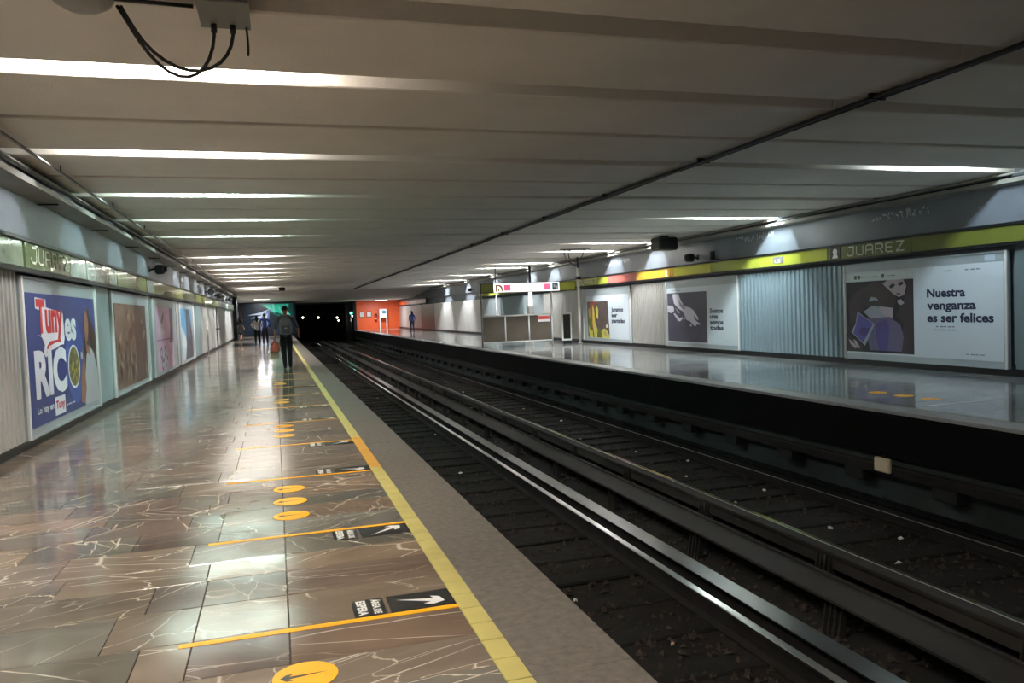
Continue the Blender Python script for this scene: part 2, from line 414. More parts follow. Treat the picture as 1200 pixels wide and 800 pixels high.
smooth('r', 59.0, 64.5, M_taupe, wr); smooth('r', 64.6, 70, M_white_panel, wr); smooth('r', 70.1, YORA, M_flute, wr)

# ---- ceiling: slabs with light slots and narrow grooves between them
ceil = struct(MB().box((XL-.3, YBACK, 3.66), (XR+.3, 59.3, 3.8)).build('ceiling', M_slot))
def panel_y():
    out = []; k = -5
    y = YBACK
    while True:
        yk = SLOT0+k*SLOTD
        a = yk-SLW; out.append((y, a)); gw = .18 if k == -1 else .075; out.append((yk+SLW, yk+SLOTD/2-gw)); y = yk+SLOTD/2+gw
        k += 1
        if yk > 55: break
    out.append((y, 59.3)); return out
for (a, b) in panel_y():
    if b-a < .1: continue
    for (xa, xb) in ((XL-.02, SEAM-.004), (SEAM+.004, XR+.02)):
        MB().bev((xa, a, HC), (xb, b, 3.66), .012).build('ceiling_panel', M_ceil, ceil)
# lowering soffit at the far end and the portal
so = MB(); so.prism([(59.3, HC), (YEND, 2.8), (YORA+.4, 2.8), (YORA+.4, 3.8), (59.3, 3.8)], 'x', XL-.3, XR+.3)
struct(so.build('ceiling_end', M_ceil))
struct(MB().box((XL-.3, YEND, -.3), (1.72, YEND+.3, 3.7)).build('wall_end', M_dark_concrete))
M_tun = mat('tunnel_black', (16, 17, 19), .9)
tun = MB()
tun.box((1.0, YEND+.3, -1.5), (1.25, 90, 3.0)).box((7.3, YORA+.4, -1.5), (7.6, 90, 3.0)).box((1.4, YORA+.4, 2.8), (7.7, 90, 3.1)).box((1.4, 90, -1.6), (7.7, 90.2, 3.1))
struct(tun.build('wall_tunnel', M_tun))
struct(MB().box((7.62, YORA, 0), (XR+.2, YORA+.3, 3.0)).build('wall_orange', M_orange))
struct(MB().box((7.35, YORA-.3, -.3), (7.62, YORA+.4, 2.9)).build('trim_3', M_black))

# ================================================================ LIGHTS
M_tube = mat('fluorescent_tube', (255, 252, 244), .3, emit=5)
def fixture(k, x0, x1, temp, power, label, group):
    yk = SLOT0+k*SLOTD
    t = thing('ceiling_light', label, 'light', ((x0+x1)/2, yk-SLW+.07, 3.60), 0, group)
    h = (x1-x0)/2
    MB().box((-h, -.06, .005), (h, .05, .055)).build('housing', M_white, t)
    MB().tube([(-h+.03, .0, -.02), (h-.03, .0, -.02)], .013, 6).build('tube', M_tube, t)
    ld = bpy.data.lights.new('lamp', 'AREA'); ld.shape = 'RECTANGLE'; ld.size = 2*h; ld.size_y = .05
    ld.energy = power; ld.color = temp
    lo = bpy.data.objects.new('lamp', ld); COL.objects.link(lo); lo.parent = t
    lo.location = (0, .035, -.02); lo.rotation_euler = (math.radians(38), 0, 0)
    return t
WARM = (1, .95, .88); COOL = (.70, 1, .97); NEUT = (.94, .98, 1); BLUE = (.70, .88, 1)
lk = [-4, -3, -2, -1, 0, 1, 2, 3, 4, 6, 7, 8, 9, 10, 11, 14, 15]
n = 0
for k in lk:
    temp = WARM if k < 1 else NEUT if k < 2 else COOL if k < 5 else NEUT
    if k < 0: fixture(k, -1.75, -.05, temp, LAMP_W, 'ceiling slot light behind the viewpoint, %s slot back' % ('first', 'second', 'third', 'fourth')[-k-1], 'ceiling lights behind the viewpoint')
    else:
        fixture(k, -1.75, -.05 if k else .12, temp, LAMP_W*(1.1 if k == 0 else 1 if k < 6 else 1.7 if k < 12 else 2.2), 'slot light over the left platform, %s in view' % ORD[min(n, 13)] if n < 13 else 'slot light over the left platform, farthest in view', 'ceiling slot lights over the left platform'); n += 1
n = 0
for k in [-1, 1, 3, 5, 6, 8, 9, 11, 13, 15]:
    temp = BLUE if k < 3 else (.80, .96, 1) if k < 4 else NEUT
    if k < 0: fixture(k, 8.9, 11.2, temp, LAMP_W*.35, 'ceiling slot light over the far platform outside the view', 'ceiling lights outside the view'); continue
    fixture(k, 9.5-(k<3)*.2, 11.3-(k<3)*.4, temp, LAMP_W*(.6 if k < 3 else 1.8 if k < 8 else 2.0), 'slot light over the right platform, %s in view' % ORD[n], 'ceiling slot lights over the right platform'); n += 1
# lamps over the last metres, fixed under the low soffit
for (x, y, lab) in ((-.9, 64.5, 'surface light under the low soffit before the mural'), (9.6, 73.5, 'surface light under the low soffit before the orange wall')):
    zz = HC-(y-59.3)/(YEND-59.3)*(HC-2.8) if y < YEND else 2.8
    t = thing('ceiling_light', lab, 'light', (x, y, zz))
    MB().bev((-.6, -.09, -.07), (.6, .09, .0), .01).build('housing', M_white, t)
    MB().box((-.57, -.07, -.078), (.57, .07, -.0705)).build('diffuser', mat('diffuser', (255, 250, 240), .4, emit=3), t)
    ld = bpy.data.lights.new('lamp', 'AREA'); ld.shape = 'RECTANGLE'; ld.size = 1.1; ld.size_y = .14; ld.energy = LAMP_W*2.2; ld.color = NEUT
    lo = bpy.data.objects.new('lamp', ld); COL.objects.link(lo); lo.parent = t; lo.location = (0, 0, -.085)

# ================================================================ WALL THINGS
def wall_frame(side, y, z=0):
    """local x runs to the viewer's right along the wall, local -y points into the room"""
    return ((XL, y, z), PI/2) if side == 'l' else ((XR, y, z), -PI/2)
M_lime0 = mat('pale_lime_glass', (176, 186, 96), .1, var=.2, coat=1, bump=.4, bscale=2, bdist=.03)
# --- sign bands: one long box per wall, its coloured panels are parts
def band(side, y0, y1, z0, z1, label, panels):
    s = 1 if side == 'l' else -1; X = XL if side == 'l' else XR
    t = thing('sign_band', label, 'sign', (X, y0, z0-.07), 0)
    fx = lambda a, b: (min(s*a, s*b), max(s*a, s*b))
    a, b = fx(.002, .05)
    MB().box((a, 0, .02), (b, y1-y0, z1-z0+.12)).build('band_body', M_frame, t)
    a, b = fx(.0, .11)
    MB().box((a, 0, .0), (b, y1-y0, .055)).build('lower_rail', M_frame, t)
    MB().box((a, 0, z1-z0+.075), (b, y1-y0, z1-z0+.115)).build('upper_rail', M_frame, t)
    for (ya, yb, m) in panels:
        a, b = fx(.051, .075); til = random.uniform(-.006, .006)
        q = MB(); q.box((a, ya-y0+.006, .06), (b, yb-y0-.006, z1-z0+.072))
        q.v = [(v[0]+til*((i % 4) in (1, 2))*s + s*.004*(i < 4), v[1], v[2]) for i, v in enumerate(q.v)]
        q.build('sign_panel', m, t)
    return t
M_reflectglass = mat('glass_painted_reflection', (198, 208, 198), .06, var=.3, vscale=2.5, coat=1, bump=.6, bscale=1.6, bdist=.05)  # pale colour paints bright reflected light into these green glass panels
pl = [(5, 7.4, M_greenglass), (7.45, 9.3, M_glassgrey), (9.35, 10.3, M_glassgrey), (10.35, 12.45, M_greenglass), (12.5, 13.45, M_reflectglass), (13.5, 15.9, M_reflectglass), (15.95, 18.0, M_greenglass), (18.05, 19.4, M_green2),
      (19.45, 20.4, M_grey), (20.45, 22.6, M_lime0), (22.65, 26.5, M_lime0), (26.55, 31, M_greenglass), (31.05, 35, M_green2), (35.05, 38.9, M_lime0)]
bandL = band('l', 5, 39, 2.16, 2.45, 'glossy green station name band running above the left posters', pl)
pl = []; y = 5.; i = 0
M_pinkband = mat('faded_red_sign', (196, 108, 98), .35, var=.06); M_ochre = mat('ochre_sign', (204, 160, 52), .35, var=.05)
M_lime = mat('yellow_green_sign', (188, 188, 52), .35, var=.05)
brk = [(5, 8.9, M_green2), (8.9, 12.05, M_green2), (12.05, 14.4, M_green2), (14.4, 16.9, M_green), (16.9, 19.2, M_green), (19.2, 21.3, M_lime), (21.3, 23.9, M_ochre), (23.9, 26.2, M_pinkband),
       (26.2, 29.3, M_green), (29.3, 33, M_green), (33, 37, M_green), (37, 41, M_green), (41, 45, M_green)]
bandR = band('r', 5, 45, 2.26, 2.52, 'long yellow-green station name band above the right posters', brk)
bandO = band('r', 62, 76.9, 2.25, 2.55, 'orange band on the side wall near the orange end wall', [(62, 65.9, M_orange), (66, 69.5, M_orange), (69.6, 73, M_orange), (73.1, 76.8, M_orange)])
bandL2 = band('l', 39.1, 58.8, 2.16, 2.45, 'pale continuation of the left band near the far pier', [(39.2+i*3.25, 42.4+i*3.25, M_alu if i % 2 else M_green2) for i in range(6)])
# --- station name in squared metro lettering, built as strokes
GL = {'J': [[(.2,1),(.75,1),(.75,.2),(.6,.0),(.2,0),(.05,.15),(.05,.3)]], 'U': [[(.05,1),(.05,.15),(.2,0),(.6,0),(.75,.15),(.75,1)]],
      'A': [[(.05,0),(.05,.85),(.2,1),(.6,1),(.75,.85),(.75,0)],[(.05,.45),(.75,.45)]], 'R': [[(.05,0),(.05,1),(.6,1),(.75,.85),(.75,.6),(.6,.47),(.05,.47)],[(.45,.47),(.75,0)]],
      'E': [[(.72,1),(.2,1),(.05,.85),(.05,.15),(.2,0),(.72,0)],[(.05,.5),(.6,.5)]], 'Z': [[(.05,1),(.75,1),(.05,0),(.75,0)]]}
def metro_word(word, parent, x0, x1, z0, z1, y, m, th=.014):
    n = len(word); cw = (x1-x0)/(n-.2); b = MB()
    for i, ch in enumerate(word):
        for st_ in GL[ch]:
            P = [(x0+i*cw+p[0]*cw*.98, z0+p[1]*(z1-z0)) for p in st_]
            for (a, c) in zip(P[:-1], P[1:]):
                d = Vector((c[0]-a[0], c[1]-a[1])); L = d.length; d /= L; q = Vector((-d.y, d.x))*th; e = d*th*.6
                pts = [(a[0]-e.x-q.x, a[1]-e.y-q.y), (c[0]+e.x-q.x, c[1]+e.y-q.y), (c[0]+e.x+q.x, c[1]+e.y+q.y), (a[0]-e.x+q.x, a[1]-e.y+q.y)]
                nn = len(b.v); b.v += [(p[0], y, p[1]) for p in pts]+[(p[0], y+.002, p[1]) for p in pts]
                b.face([nn, nn+1, nn+2, nn+3])
                for k in range(4): b.face([nn+k, nn+(k+1)%4, nn+4+(k+1)%4, nn+4+k])
    return b.build('lettering', m, parent)
M_letter = mat('pale_letter', (222, 226, 204), .4)
def band_word(bandthing, side, y_left, y_right, z0, z1, th, word='JUAREZ'):
    h = bpy.data.objects.new('name_plate', None)
    loc, rz = wall_frame(side, y_left)
    # lettering is a direct part of the band; work in band coordinates through a rotated mesh
    o = metro_word(word, None, 0, abs(y_right-y_left), z0, z1, -.090, M_letter, th)
    bpy.data.objects.remove(h)
    o.parent = bandthing; o.location = Vector(loc)-bandthing.location; o.rotation_euler = (0, 0, rz)
    return o
band_word(bandR, 'r', 13.78, 12.2, 2.30, 2.48, .014)
band_word(bandR, 'r', 29.0, 27.2, 2.30, 2.47, .018)
band_word(bandL, 'l', 10.55, 12.35, 2.22, 2.40, .014)
# emblem plates on the right band
def emblem(ya, yb, m, dark, lab):
    t = bandR; q = MB(); yl, yr = ya-5, yb-5
    o = MB().box((-.088, min(yl,yr), .075), (-.076, max(yl,yr), .325)).build('emblem_plate', m, t)
    c = (yl+yr)/2
    b = MB(); P = ell(0, 0, .07, .09, 14)
    b.poly([(-.090, c-p[0], .23+p[1]*.75) for p in P]); b.poly([(-.090, c-p[0], .12+p[1]) for p in ((-.09,-.03),(.09,-.03),(.05,.06),(-.05,.06))])
    b.build('emblem', dark, t)
emblem(14.3, 13.98, M_black_vinyl, M_white_vinyl, '')
emblem(22.0, 21.5, M_ochre, M_letter, '')
MB().box((-.088, 10.95, .12), (-.076, 11.35, .27)).build('exit_plate', M_grey, bandR)
o = lettering('L5', None, 0, .22, 2.32, 2.40, -.090, M_letter); o.parent = bandR; o.rotation_euler = (0,0,-PI/2); o.location = (0, 11.27, -2.19)

# --- poster panels
def poster_panel(side, ya, yb, label, z0=.12, z1=2.06, frame=M_alu, th=.05):
    loc, rz = wall_frame(side, ya); W = abs(yb-ya)
    t = thing('poster_panel', label, 'poster', loc, rz)
    MB().bev((0, -.012, z0), (W, .05, z1), .006).build('backing', frame, t)
    for xa in (0, W-th): MB().bev((xa, -.04, z0), (xa+th, .0, z1), .006).build('side_frame', M_white_panel, t)
    for za in (z1-.03, z0): MB().box((th, -.028, za), (W-th, -.013, za+.03)).build('edge_frame', M_alu, t)
    return t, W
def sheet(t, x0, z0, x1, z1, m, name='printed_sheet'):
    o = MB().box((x0, -.0175, z0), (x1, -.0125, z1)).build(name, m, t); SHEET[t.name] = o; return o
def prints(t, shapes, name='printed_image', y=-.0185, parent=None):
    """shapes: list of (material, points); each a step prouder than the last"""
    b = MB(); ms = []
    for i, (m, pts) in enumerate(shapes):
        if m not in ms: ms.append(m)
        b.m = ms.index(m); n = len(b.v); yy = y-i*.00025
        b.v += [(p[0], yy, p[1]) for p in pts]; b.face([n+k for k in range(len(pts))])
    return b.build(name, ms, SHEET.get(t.name, t))
def fine_print(t, x0, x1, z0, z1, y, m):
    n = max(3, int((x1-x0)/.09)); w_ = (x1-x0)/n
    return prints(t, [(m, rect(x0+i*w_, z0, x0+i*w_+w_*(.6+.25*(i % 2)), z1)) for i in range(n)], 'fine_print', y)
C = lambda n, c, r=.35, **k: mat('print_'+n, c, r, **k)
# poster 1, left: blue tuna advertisement
t, W = poster_panel('l', 10.32, 14.22, 'blue poster with red and white lettering and a bowl, first panel on the left wall')
off = 10.32; u = lambda yy: yy-off
sheet(t, u(10.48), .24, u(14.12), 1.87, C('navy', (48, 62, 124), var=.05, vscale=.8))
skin = C('skin', (150, 104, 84)); dkh = C('hair', (46, 36, 36)); wsh = C('white_cloth', (186, 188, 196)); glow = C('mid_blue', (54, 84, 160))
prints(t, [(glow, ell(u(12.7), .95, .55, .62, 24)),
           (dkh, [(3.0,.24),(3.0,.6),(2.85,.9),(2.98,1.25),(3.05,1.66),(3.3,1.72),(3.5,1.5),(3.8,1.3),(3.8,.24)]),
           (wsh, [(2.85,.24),(2.95,.7),(3.1,1.0),(3.35,1.12),(3.6,1.0),(3.78,.75),(3.8,.35),(3.8,.24)]),
           (skin, [(3.1,1.05),(3.07,1.35),(3.06,1.55),(3.14,1.68),(3.24,1.66),(3.32,1.5),(3.3,1.3),(3.38,1.1),(3.28,.98)]),
           (dkh, [(3.1,1.22),(3.18,1.14),(3.32,1.12),(3.36,1.3),(3.3,1.34),(3.2,1.2)]),
           (skin, [(2.62,.3),(2.66,.62),(2.84,.98),(2.98,.98),(2.94,.7),(2.98,.5),(2.85,.28)]),
           (C('tin', (70, 84, 140)), ell(u(13.1), 1.0, .12, .14, 12)), (wsh, ell(u(13.1), 1.0, .07, .06, 10))])
redp = C('red', (200, 40, 44)); whp = C('white', (226, 230, 236))
Z = lambda a: a
prints(t, [(whp, [(.55,1.36),(.72,1.34),(.70,1.66),(.52,1.68),(.53,1.82),(1.0,1.80),(1.0,1.70),(1.82,1.63),(1.84,1.28),(1.78,1.20),(1.62,1.20),(1.35,1.16),(1.1,1.14),(.88,1.06),(.78,1.12),(.86,1.22),(.74,1.32)]),
           (redp, [(.92,1.10),(1.05,1.2),(1.4,1.24),(1.66,1.24),(1.62,1.28),(1.1,1.26),(.95,1.20)])], 'logo_outline', -.021)
lettering('Tuny', t, .56, 1.79, 1.24, 1.80, -.0225, redp, .045)
lettering('es', t, u(12.19), u(12.83), 1.24, 1.56, -.0215, whp, .04)
lettering('RIC', t, u(10.68), u(12.17), .56, 1.17, -.0215, whp, .05)
bowl = [(whp, ell(u(12.6), .865, .34, .315, 28)), (C('salad', (110, 104, 58), var=.5, vscale=14), ell(u(12.6), .865, .30, .28, 28))]
for i in range(14):
    a = i*2.4; r = .05+.015*i
    bowl.append((C('olive_bit', (176, 158, 82)) if i % 3 else C('green_bit', (62, 84, 40)), ell(u(12.6)+r*math.cos(a), .865+r*math.sin(a), .05, .03, 8, a)))
prints(t, bowl, 'bowl_picture', -.0215)
lettering('Lo hay en', t, u(10.69), u(11.42), .36, .47, -.0215, whp, .03)
prints(t, [(whp, rect(u(11.48), .28, u(12.0), .52))], 'small_logo_card', -.0215)
lettering('Tuny', t, u(11.52), u(11.96), .33, .47, -.0225, redp, .04)
fine_print(t, u(12.08), u(12.55), .355, .375, -.0215, whp)
# poster 2, left: brown collage
t, W = poster_panel('l', 15.5, 19.72, 'rusty brown collage poster, second panel on the left wall'); off = 15.5
sheet(t, u(15.8), .22, u(19.35), 1.84, C('rust', (124, 96, 82), var=.45, vscale=4))
rg = random.Random(4); sh = [(C('rust_dark', (84, 60, 54)), [(2.3,.22),(2.45,.8),(2.3,1.4),(2.5,1.84),(3.85,1.84),(3.85,.22)])]
bc = [C('tan', (142, 112, 94)), C('pale_tan', (164, 134, 116)), C('umber', (72, 52, 46)), C('brick', (122, 74, 62))]
for i in range(46):
    sh.append((bc[i % 4], ell(rg.uniform(.45, 3.7) if i % 3 else rg.uniform(1.6, 2.3), rg.uniform(.34, 1.72), rg.uniform(.05, .2), rg.uniform(.03, .11), 9, rg.uniform(0, 3))))
prints(t, sh)
# poster 3, left: pink
t, W = poster_panel('l', 20.45, 25.15, 'pink and mauve poster with white drawings, third panel on the left wall'); off = 20.45
sheet(t, .5, .2, 3.75, 1.84, C('pink', (222, 184, 212), var=.08))
mv = C('mauve', (128, 92, 136)); wp = C('pale_pink', (232, 214, 228)); pu = C('purple', (82, 56, 112))
sh = [(mv, [(2.9,.9),(3.2,1.3),(3.1,1.84),(3.75,1.84),(3.75,.9)]), (wp, [(.9,1.2),(1.5,1.7),(1.8,1.66),(1.5,1.3),(2.2,1.25),(2.1,1.16),(1.0,1.12)]),
      (mv, [(1.4,1.45),(1.6,1.62),(2.0,1.75),(1.9,1.6),(1.6,1.4)]), (C('rose', (170, 118, 160)), rect(.5, .98, 3.0, 1.02))]
for i, (a, b_) in enumerate(((.8, .5), (1.15, .66), (1.5, .48), (1.85, .68), (2.2, .5), (1.3, .36), (1.9, .34))):
    sh.append((pu if i % 2 else wp, ell(a+.05, b_, .17, .16, 12, i))); sh.append((wp if i % 2 else pu, ell(a+.05, b_, .08, .09, 10, i)))
for i in range(5): sh.append((wp, ell(3.2+.12*(i % 2), .45+.1*i, .16, .05, 8, i)))
prints(t, sh)
# poster 4, left
t, W = poster_panel('l', 26.0, 30.35, 'poster of a blue sky with a dark diagonal shape, fourth panel on the left wall'); off = 26.
sheet(t, .35, .22, 3.6, 1.86, C('sky_blue', (96, 158, 196), var=.05))
prints(t, [(C('pale_sky', (190, 212, 222)), [(.35,.22),(.35,1.3),(1.2,1.1),(1.9,.6),(2.1,.22)]), (C('cloud', (222, 224, 222)), ell(1.0, .8, .6, .22, 14)),
           (C('slate', (78, 80, 90), var=.1), [(1.2,.22),(1.7,.7),(1.9,1.86),(2.9,1.86),(3.3,1.3),(3.6,.9),(3.6,.22)]), (C('slate_light', (122, 122, 128)), [(2.2,1.0),(2.4,1.7),(2.7,1.6),(2.8,.9)])])
# poster 1, right: white with purple photo
M_wsheet = C('white_sheet', (206, 216, 222), .3)
t, W = poster_panel('r', 13.98, 10.06, 'white poster reading Nuestra venganza es ser felices beside a photo of people', z1=2.12); off = 13.98; v = lambda yy: off-yy
sheet(t, v(13.93), .24, v(10.14), 1.94, M_wsheet)
dk = C('dusk', (34, 32, 42), var=.2); prints(t, [(C('pale_strip', (214, 226, 228)), rect(v(13.92), 1.75, v(12.1), 1.90)), (dk, rect(v(13.91), .28, v(12.07), 1.74))], 'photo_ground')
def ph(u_, w_): return (.07+u_*1.84, .28+(1-w_)*1.46)
P = lambda *a: [ph(x/650, y/680) for x, y in a]
sk = C('pale_skin', (176, 162, 172)); lil = C('lilac', (94, 88, 168)); lil2 = C('deep_lilac', (80, 72, 132)); brn = C('dark_brown', (60, 50, 52)); gr = C('violet_grey', (100, 92, 122)); wcl = C('faded_white', (150, 158, 172))
prints(t, [(brn, P((20,200),(120,90),(280,10),(380,20),(460,90),(500,180),(470,260),(420,300),(300,290),(200,240),(160,300),(90,380),(40,420))),
           (sk, P((370,30),(420,0),(560,0),(590,60),(570,140),(520,160),(470,130),(430,90))), (brn, P((560,0),(640,0),(650,680),(520,680),(560,400),(490,330),(540,240),(590,120),(595,60))),
           (C('dark_eye', (40, 34, 44)), P((430,60),(470,30),(490,50),(450,80))), (C('dark_eye', (40, 34, 44)), P((515,30),(560,20),(560,45),(525,60))),
           (C('lip', (110, 74, 92)), P((500,120),(540,130),(530,145),(500,135))),
           (sk, P((505,190),(540,180),(570,215),(540,235),(515,220))), (wcl, P((230,190),(260,150),(310,160),(330,190),(290,180),(250,195))),
           (wcl, P((180,290),(260,240),(320,240),(370,300),(430,320),(430,370),(350,380),(240,350))),
           (sk, P((330,240),(470,260),(460,350),(400,340),(350,290))),
           (gr, P((230,360),(430,340),(530,410),(560,520),(540,660),(240,660),(210,520))), (lil2, P((310,400),(400,370),(430,430),(410,660),(330,660),(300,520))),
           (wcl, P((120,290),(290,410),(190,620),(50,490),(95,410))), (lil, P((125,305),(275,405),(170,590),(70,500),(100,420))), (lil2, P((150,440),(240,450),(200,540),(130,500))),
           (brn, P((0,520),(100,560),(170,620),(160,670),(0,670))), (sk, P((20,560),(60,580),(110,640),(90,650),(40,610))),
           (sk, P((70,560),(100,575),(140,640),(120,650),(90,610)))], y=-.0195)
ink = C('navy_ink', (28, 36, 66))
lettering('Nuestra', t, v(11.75), v(10.9), 1.375, 1.525, -.0185, ink, .035, cap=True)
lettering('venganza', t, v(11.75), v(10.68), 1.145, 1.295, -.0185, ink, .035, cap=True)
lettering('es ser felices', t, v(11.75), v(10.33), .915, 1.065, -.0185, ink, .035, cap=True)
gi = C('grey_ink', (110, 120, 136)); go = C('olive_ink', (96, 110, 84))
fine_print(t, v(11.55), v(11.10), .815, .835, -.0185, gi)
fine_print(t, v(11.6), v(11.08), .755, .775, -.0185, gi)
fine_print(t, v(13.45), v(12.95), 1.82, 1.835, -.0195, gi)
fine_print(t, v(12.72), v(12.5), 1.82, 1.835, -.0195, gi)
for yy in (13.62, 13.52, 12.85): prints(t, [(go, [(v(yy)-.035,1.79),(v(yy)+.035,1.79),(v(yy)+.045,1.86),(v(yy),1.875),(v(yy)-.045,1.86)])], 'small_emblem', -.0195)
fine_print(t, v(11.35), v(11.15), 1.83, 1.85, -.0185, gi)
fine_print(t, v(10.9), v(10.55), 1.83, 1.85, -.0185, gi)
fine_print(t, v(10.9), v(10.5), .33, .345, -.0185, gi)
prints(t, [(C('pale_window', (190, 204, 214)), rect(v(10.5), 1.965, v(10.3), 2.07))], 'sticker', -.0135)
# poster 2, right
t, W = poster_panel('r', 21.95, 17.98, 'white poster reading Somos una somos todas with a photo of hands', z1=2.12); off = 21.95
sheet(t, v(21.88), .24, v(18.05), 1.9, M_wsheet)
nb = C('slate_purple', (64, 62, 78), var=.05); hd = C('hand_grey', (196, 194, 206)); hd2 = C('hand_shade', (140, 136, 152))
Q = lambda *a: [(.12+(x-50)/400*2.26, 1.74-(y-200)/520*1.46) for x, y in a]
prints(t, [(nb, rect(.1, .28, 2.4, 1.75)),
           (hd, Q((100,208),(170,208),(190,270),(225,340),(290,360),(325,390),(365,460),(370,490),(355,485),(330,440),(325,470),(360,510),(385,525),(385,540),(350,530),(345,550),(325,550),(300,520),(280,500),(250,490),(235,450),(215,400),(160,360),(120,310))),
           (hd2, Q((170,280),(225,340),(240,370),(225,380),(180,340))), (hd2, Q((240,480),(215,490),(220,465),(240,455))),
           (hd, Q((48,330),(105,335),(120,370),(115,400),(85,415),(50,400))), (hd, Q((110,420),(125,415),(175,470),(205,460),(212,472),(180,505),(160,500))),
           (hd2, Q((130,360),(150,370),(185,410),(170,425),(150,395))), (hd, Q((283,535),(300,530),(298,560),(286,555)))])
for i, wd in enumerate(('Somos', 'una', 'somos', 'todas')):
    lettering(wd, t, v(19.4), v(18.72 if i != 1 else 18.98), 1.13-.158*i, 1.25-.158*i, -.0185, ink, .045, cap=True)
fine_print(t, v(21.6), v(21.0), 1.81, 1.83, -.0185, gi)
fine_print(t, v(18.6), v(18.25), .33, .35, -.0185, gi)
# poster 3, right
t, W = poster_panel('r', 28.8, 24.5, 'white poster with a yellow and red picture, nearest the end railing', z1=2.1); off = 28.8
sheet(t, .35, .22, 4.15, 1.83, M_wsheet)
Q = lambda *a: [(.40+(x-90)/270*1.98, 1.62-(y-190)/480*1.38) for x, y in a]
yl = C('leaf_yellow', (202, 194, 84)); rd = C('brick_red', (168, 66, 48)); tp = C('earth', (84, 72, 68), var=.3, vscale=5); lf = C('leaf_green', (92, 104, 50)); yl2 = C('straw', (176, 160, 90))
prints(t, [(tp, Q((90,190),(362,190),(375,668),(95,668))), (lf, Q((100,300),(130,260),(150,600),(110,560))), (rd, Q((130,192),(195,192),(180,300),(165,560),(140,500))),
           (yl, Q((165,230),(185,290),(195,480),(225,560),(215,668),(180,668),(160,480))), (yl, Q((205,290),(225,250),(240,300),(235,430),(215,400))), (yl2, Q((115,290),(130,280),(135,430),(120,400))),
           (yl, Q((105,500),(135,580),(160,570),(165,668),(115,668))), (lf, Q((230,560),(290,550),(280,668),(225,668))), (yl, Q((275,580),(305,545),(340,560),(375,640),(375,668),(280,668))),
           (yl2, Q((300,590),(330,580),(340,640),(310,640))), (C('pale_face', (210, 204, 190)), Q((330,510),(355,480),(362,530),(335,540)))])
for i, (wd, yy) in enumerate((('Juramos', 25.1), ('ser', 25.6), ('plantadas', 25.0))): lettering(wd, t, v(26.1), v(yy), 1.22-.2*i, 1.36-.2*i, -.0185, ink, .045, cap=True)

# ================================================================ FLOOR MARKINGS
lines = [3.72, 5.36, 7.3, 9.2, 11.2, 13.1, 15.1, 17.0, 19.0, 20.9]
for i, y in enumerate(lines):
    tag(MB().bev((-.48, -.022, .0), (.80, .022, .0018), .0006).build('floor_tape', M_tape, loc=(0, y, .0005)),
        'yellow tape line across the platform floor, %s' % ORD[i], 'floor marking', 'yellow tape lines on the left platform')
def floor_poly(b, pts, z, t=.0006):
    n = len(b.v); k = len(pts); b.v += [(p[0], p[1], z) for p in pts]+[(p[0], p[1], z+t) for p in pts]
    b.face([n+i for i in range(k-1,-1,-1)]); b.face([n+k+i for i in range(k)])
    for i in range(k): b.face([n+i, n+(i+1)%k, n+k+(i+1)%k, n+k+i])
def arrow(b, x0, y0, x1, y1, wd, z):
    d = Vector((x1-x0, y1-y0)); L = d.length; d /= L; q = Vector((-d.y, d.x)); P = lambda a, c: (x0+d.x*a+q.x*c, y0+d.y*a+q.y*c)
    floor_poly(b, [P(0,-wd),P(L-wd*3.2,-wd),P(L-wd*4.6,-wd*2.6),P(L-wd*2.2,-wd*2.6),P(L,0),P(L-wd*2.2,wd*2.6),P(L-wd*4.6,wd*2.6),P(L-wd*3.2,wd)], z)
for i, y in enumerate(lines[:8]):
    up = i % 2 == 0                      # even lines carry the decal on their far side
    ya, yb = (.03, .25) if up else (-.25, -.03)
    t = thing('waiting_decal', 'black floor decal with white arrow beside the %s yellow tape line' % ORD[i], 'floor marking', (0, y, .0012), 0, 'waiting area decals on the left platform')
    MB().box((.475, ya, 0), (.795, yb, .0012)).build('arrow_card', M_black_vinyl, t)
    b = MB(); (arrow(b, .53, yb-.05, .75, ya+.06, .02, .0014) if up else arrow(b, .53, ya+.04, .75, yb-.04, .02, .0014)); b.build('arrow', M_white_vinyl, t)
    MB().box((.30, ya, 0), (.455, yb, .0012)).build('text_card', M_black_vinyl, t)
    if i < 6:
        for wd, x in (('\u00c1REA DE', .395), ('ESPERA', .32)):
            me = lettering(wd, t, 0, (yb-ya)*.88, 0, .048, 0, M_white_vinyl, .04, flatfloor=True)
            me.rotation_euler = (0, 0, -PI/2); me.location = (x, yb-.012, .0015)
cy = [3.22, 2.7, 5.9, 6.36, 6.83, 9.95, 10.4, 10.85, 13.9, 14.35, 17.8, 18.2]
for i, y in enumerate([2.7, 3.22, 5.9, 6.36, 6.83, 9.95, 10.4, 10.85, 13.9, 14.35, 17.8, 18.2]):
    if i == 0: continue
    t = thing('arrow_disc', 'yellow floor disc with a black arrow, %s one' % ORD[i-1], 'floor marking', (.05, y, .001), 0, 'yellow arrow discs on the left platform')
    MB().lathe([(.128, 0), (.13, .0008), (.128, .0014)], 28).build('disc', M_tape, t)
    b = MB(); arrow(b, .085, 0, -.10, 0, .011, .0016); b.build('arrow', M_black_vinyl, t)
for i, y in enumerate([8.52, 9.0, 9.5]):
    t = thing('arrow_disc', 'yellow floor disc on the right platform, %s' % ORD[i], 'floor marking', (8.55, y, .001), 0, 'yellow arrow discs on the right platform')
    MB().lathe([(.128, 0), (.13, .0008), (.128, .0014)], 24).build('disc', M_tape, t)
    b = MB(); arrow(b, -.085, 0, .10, 0, .011, .0016); b.build('arrow', M_black_vinyl, t)
tag(MB().box((-.6, -.018, 0), (.55, .018, .0018)).build('floor_tape', M_white_vinyl, loc=(8.52, 8.03, .0004)), 'pale tape line across the right platform floor', 'floor marking')
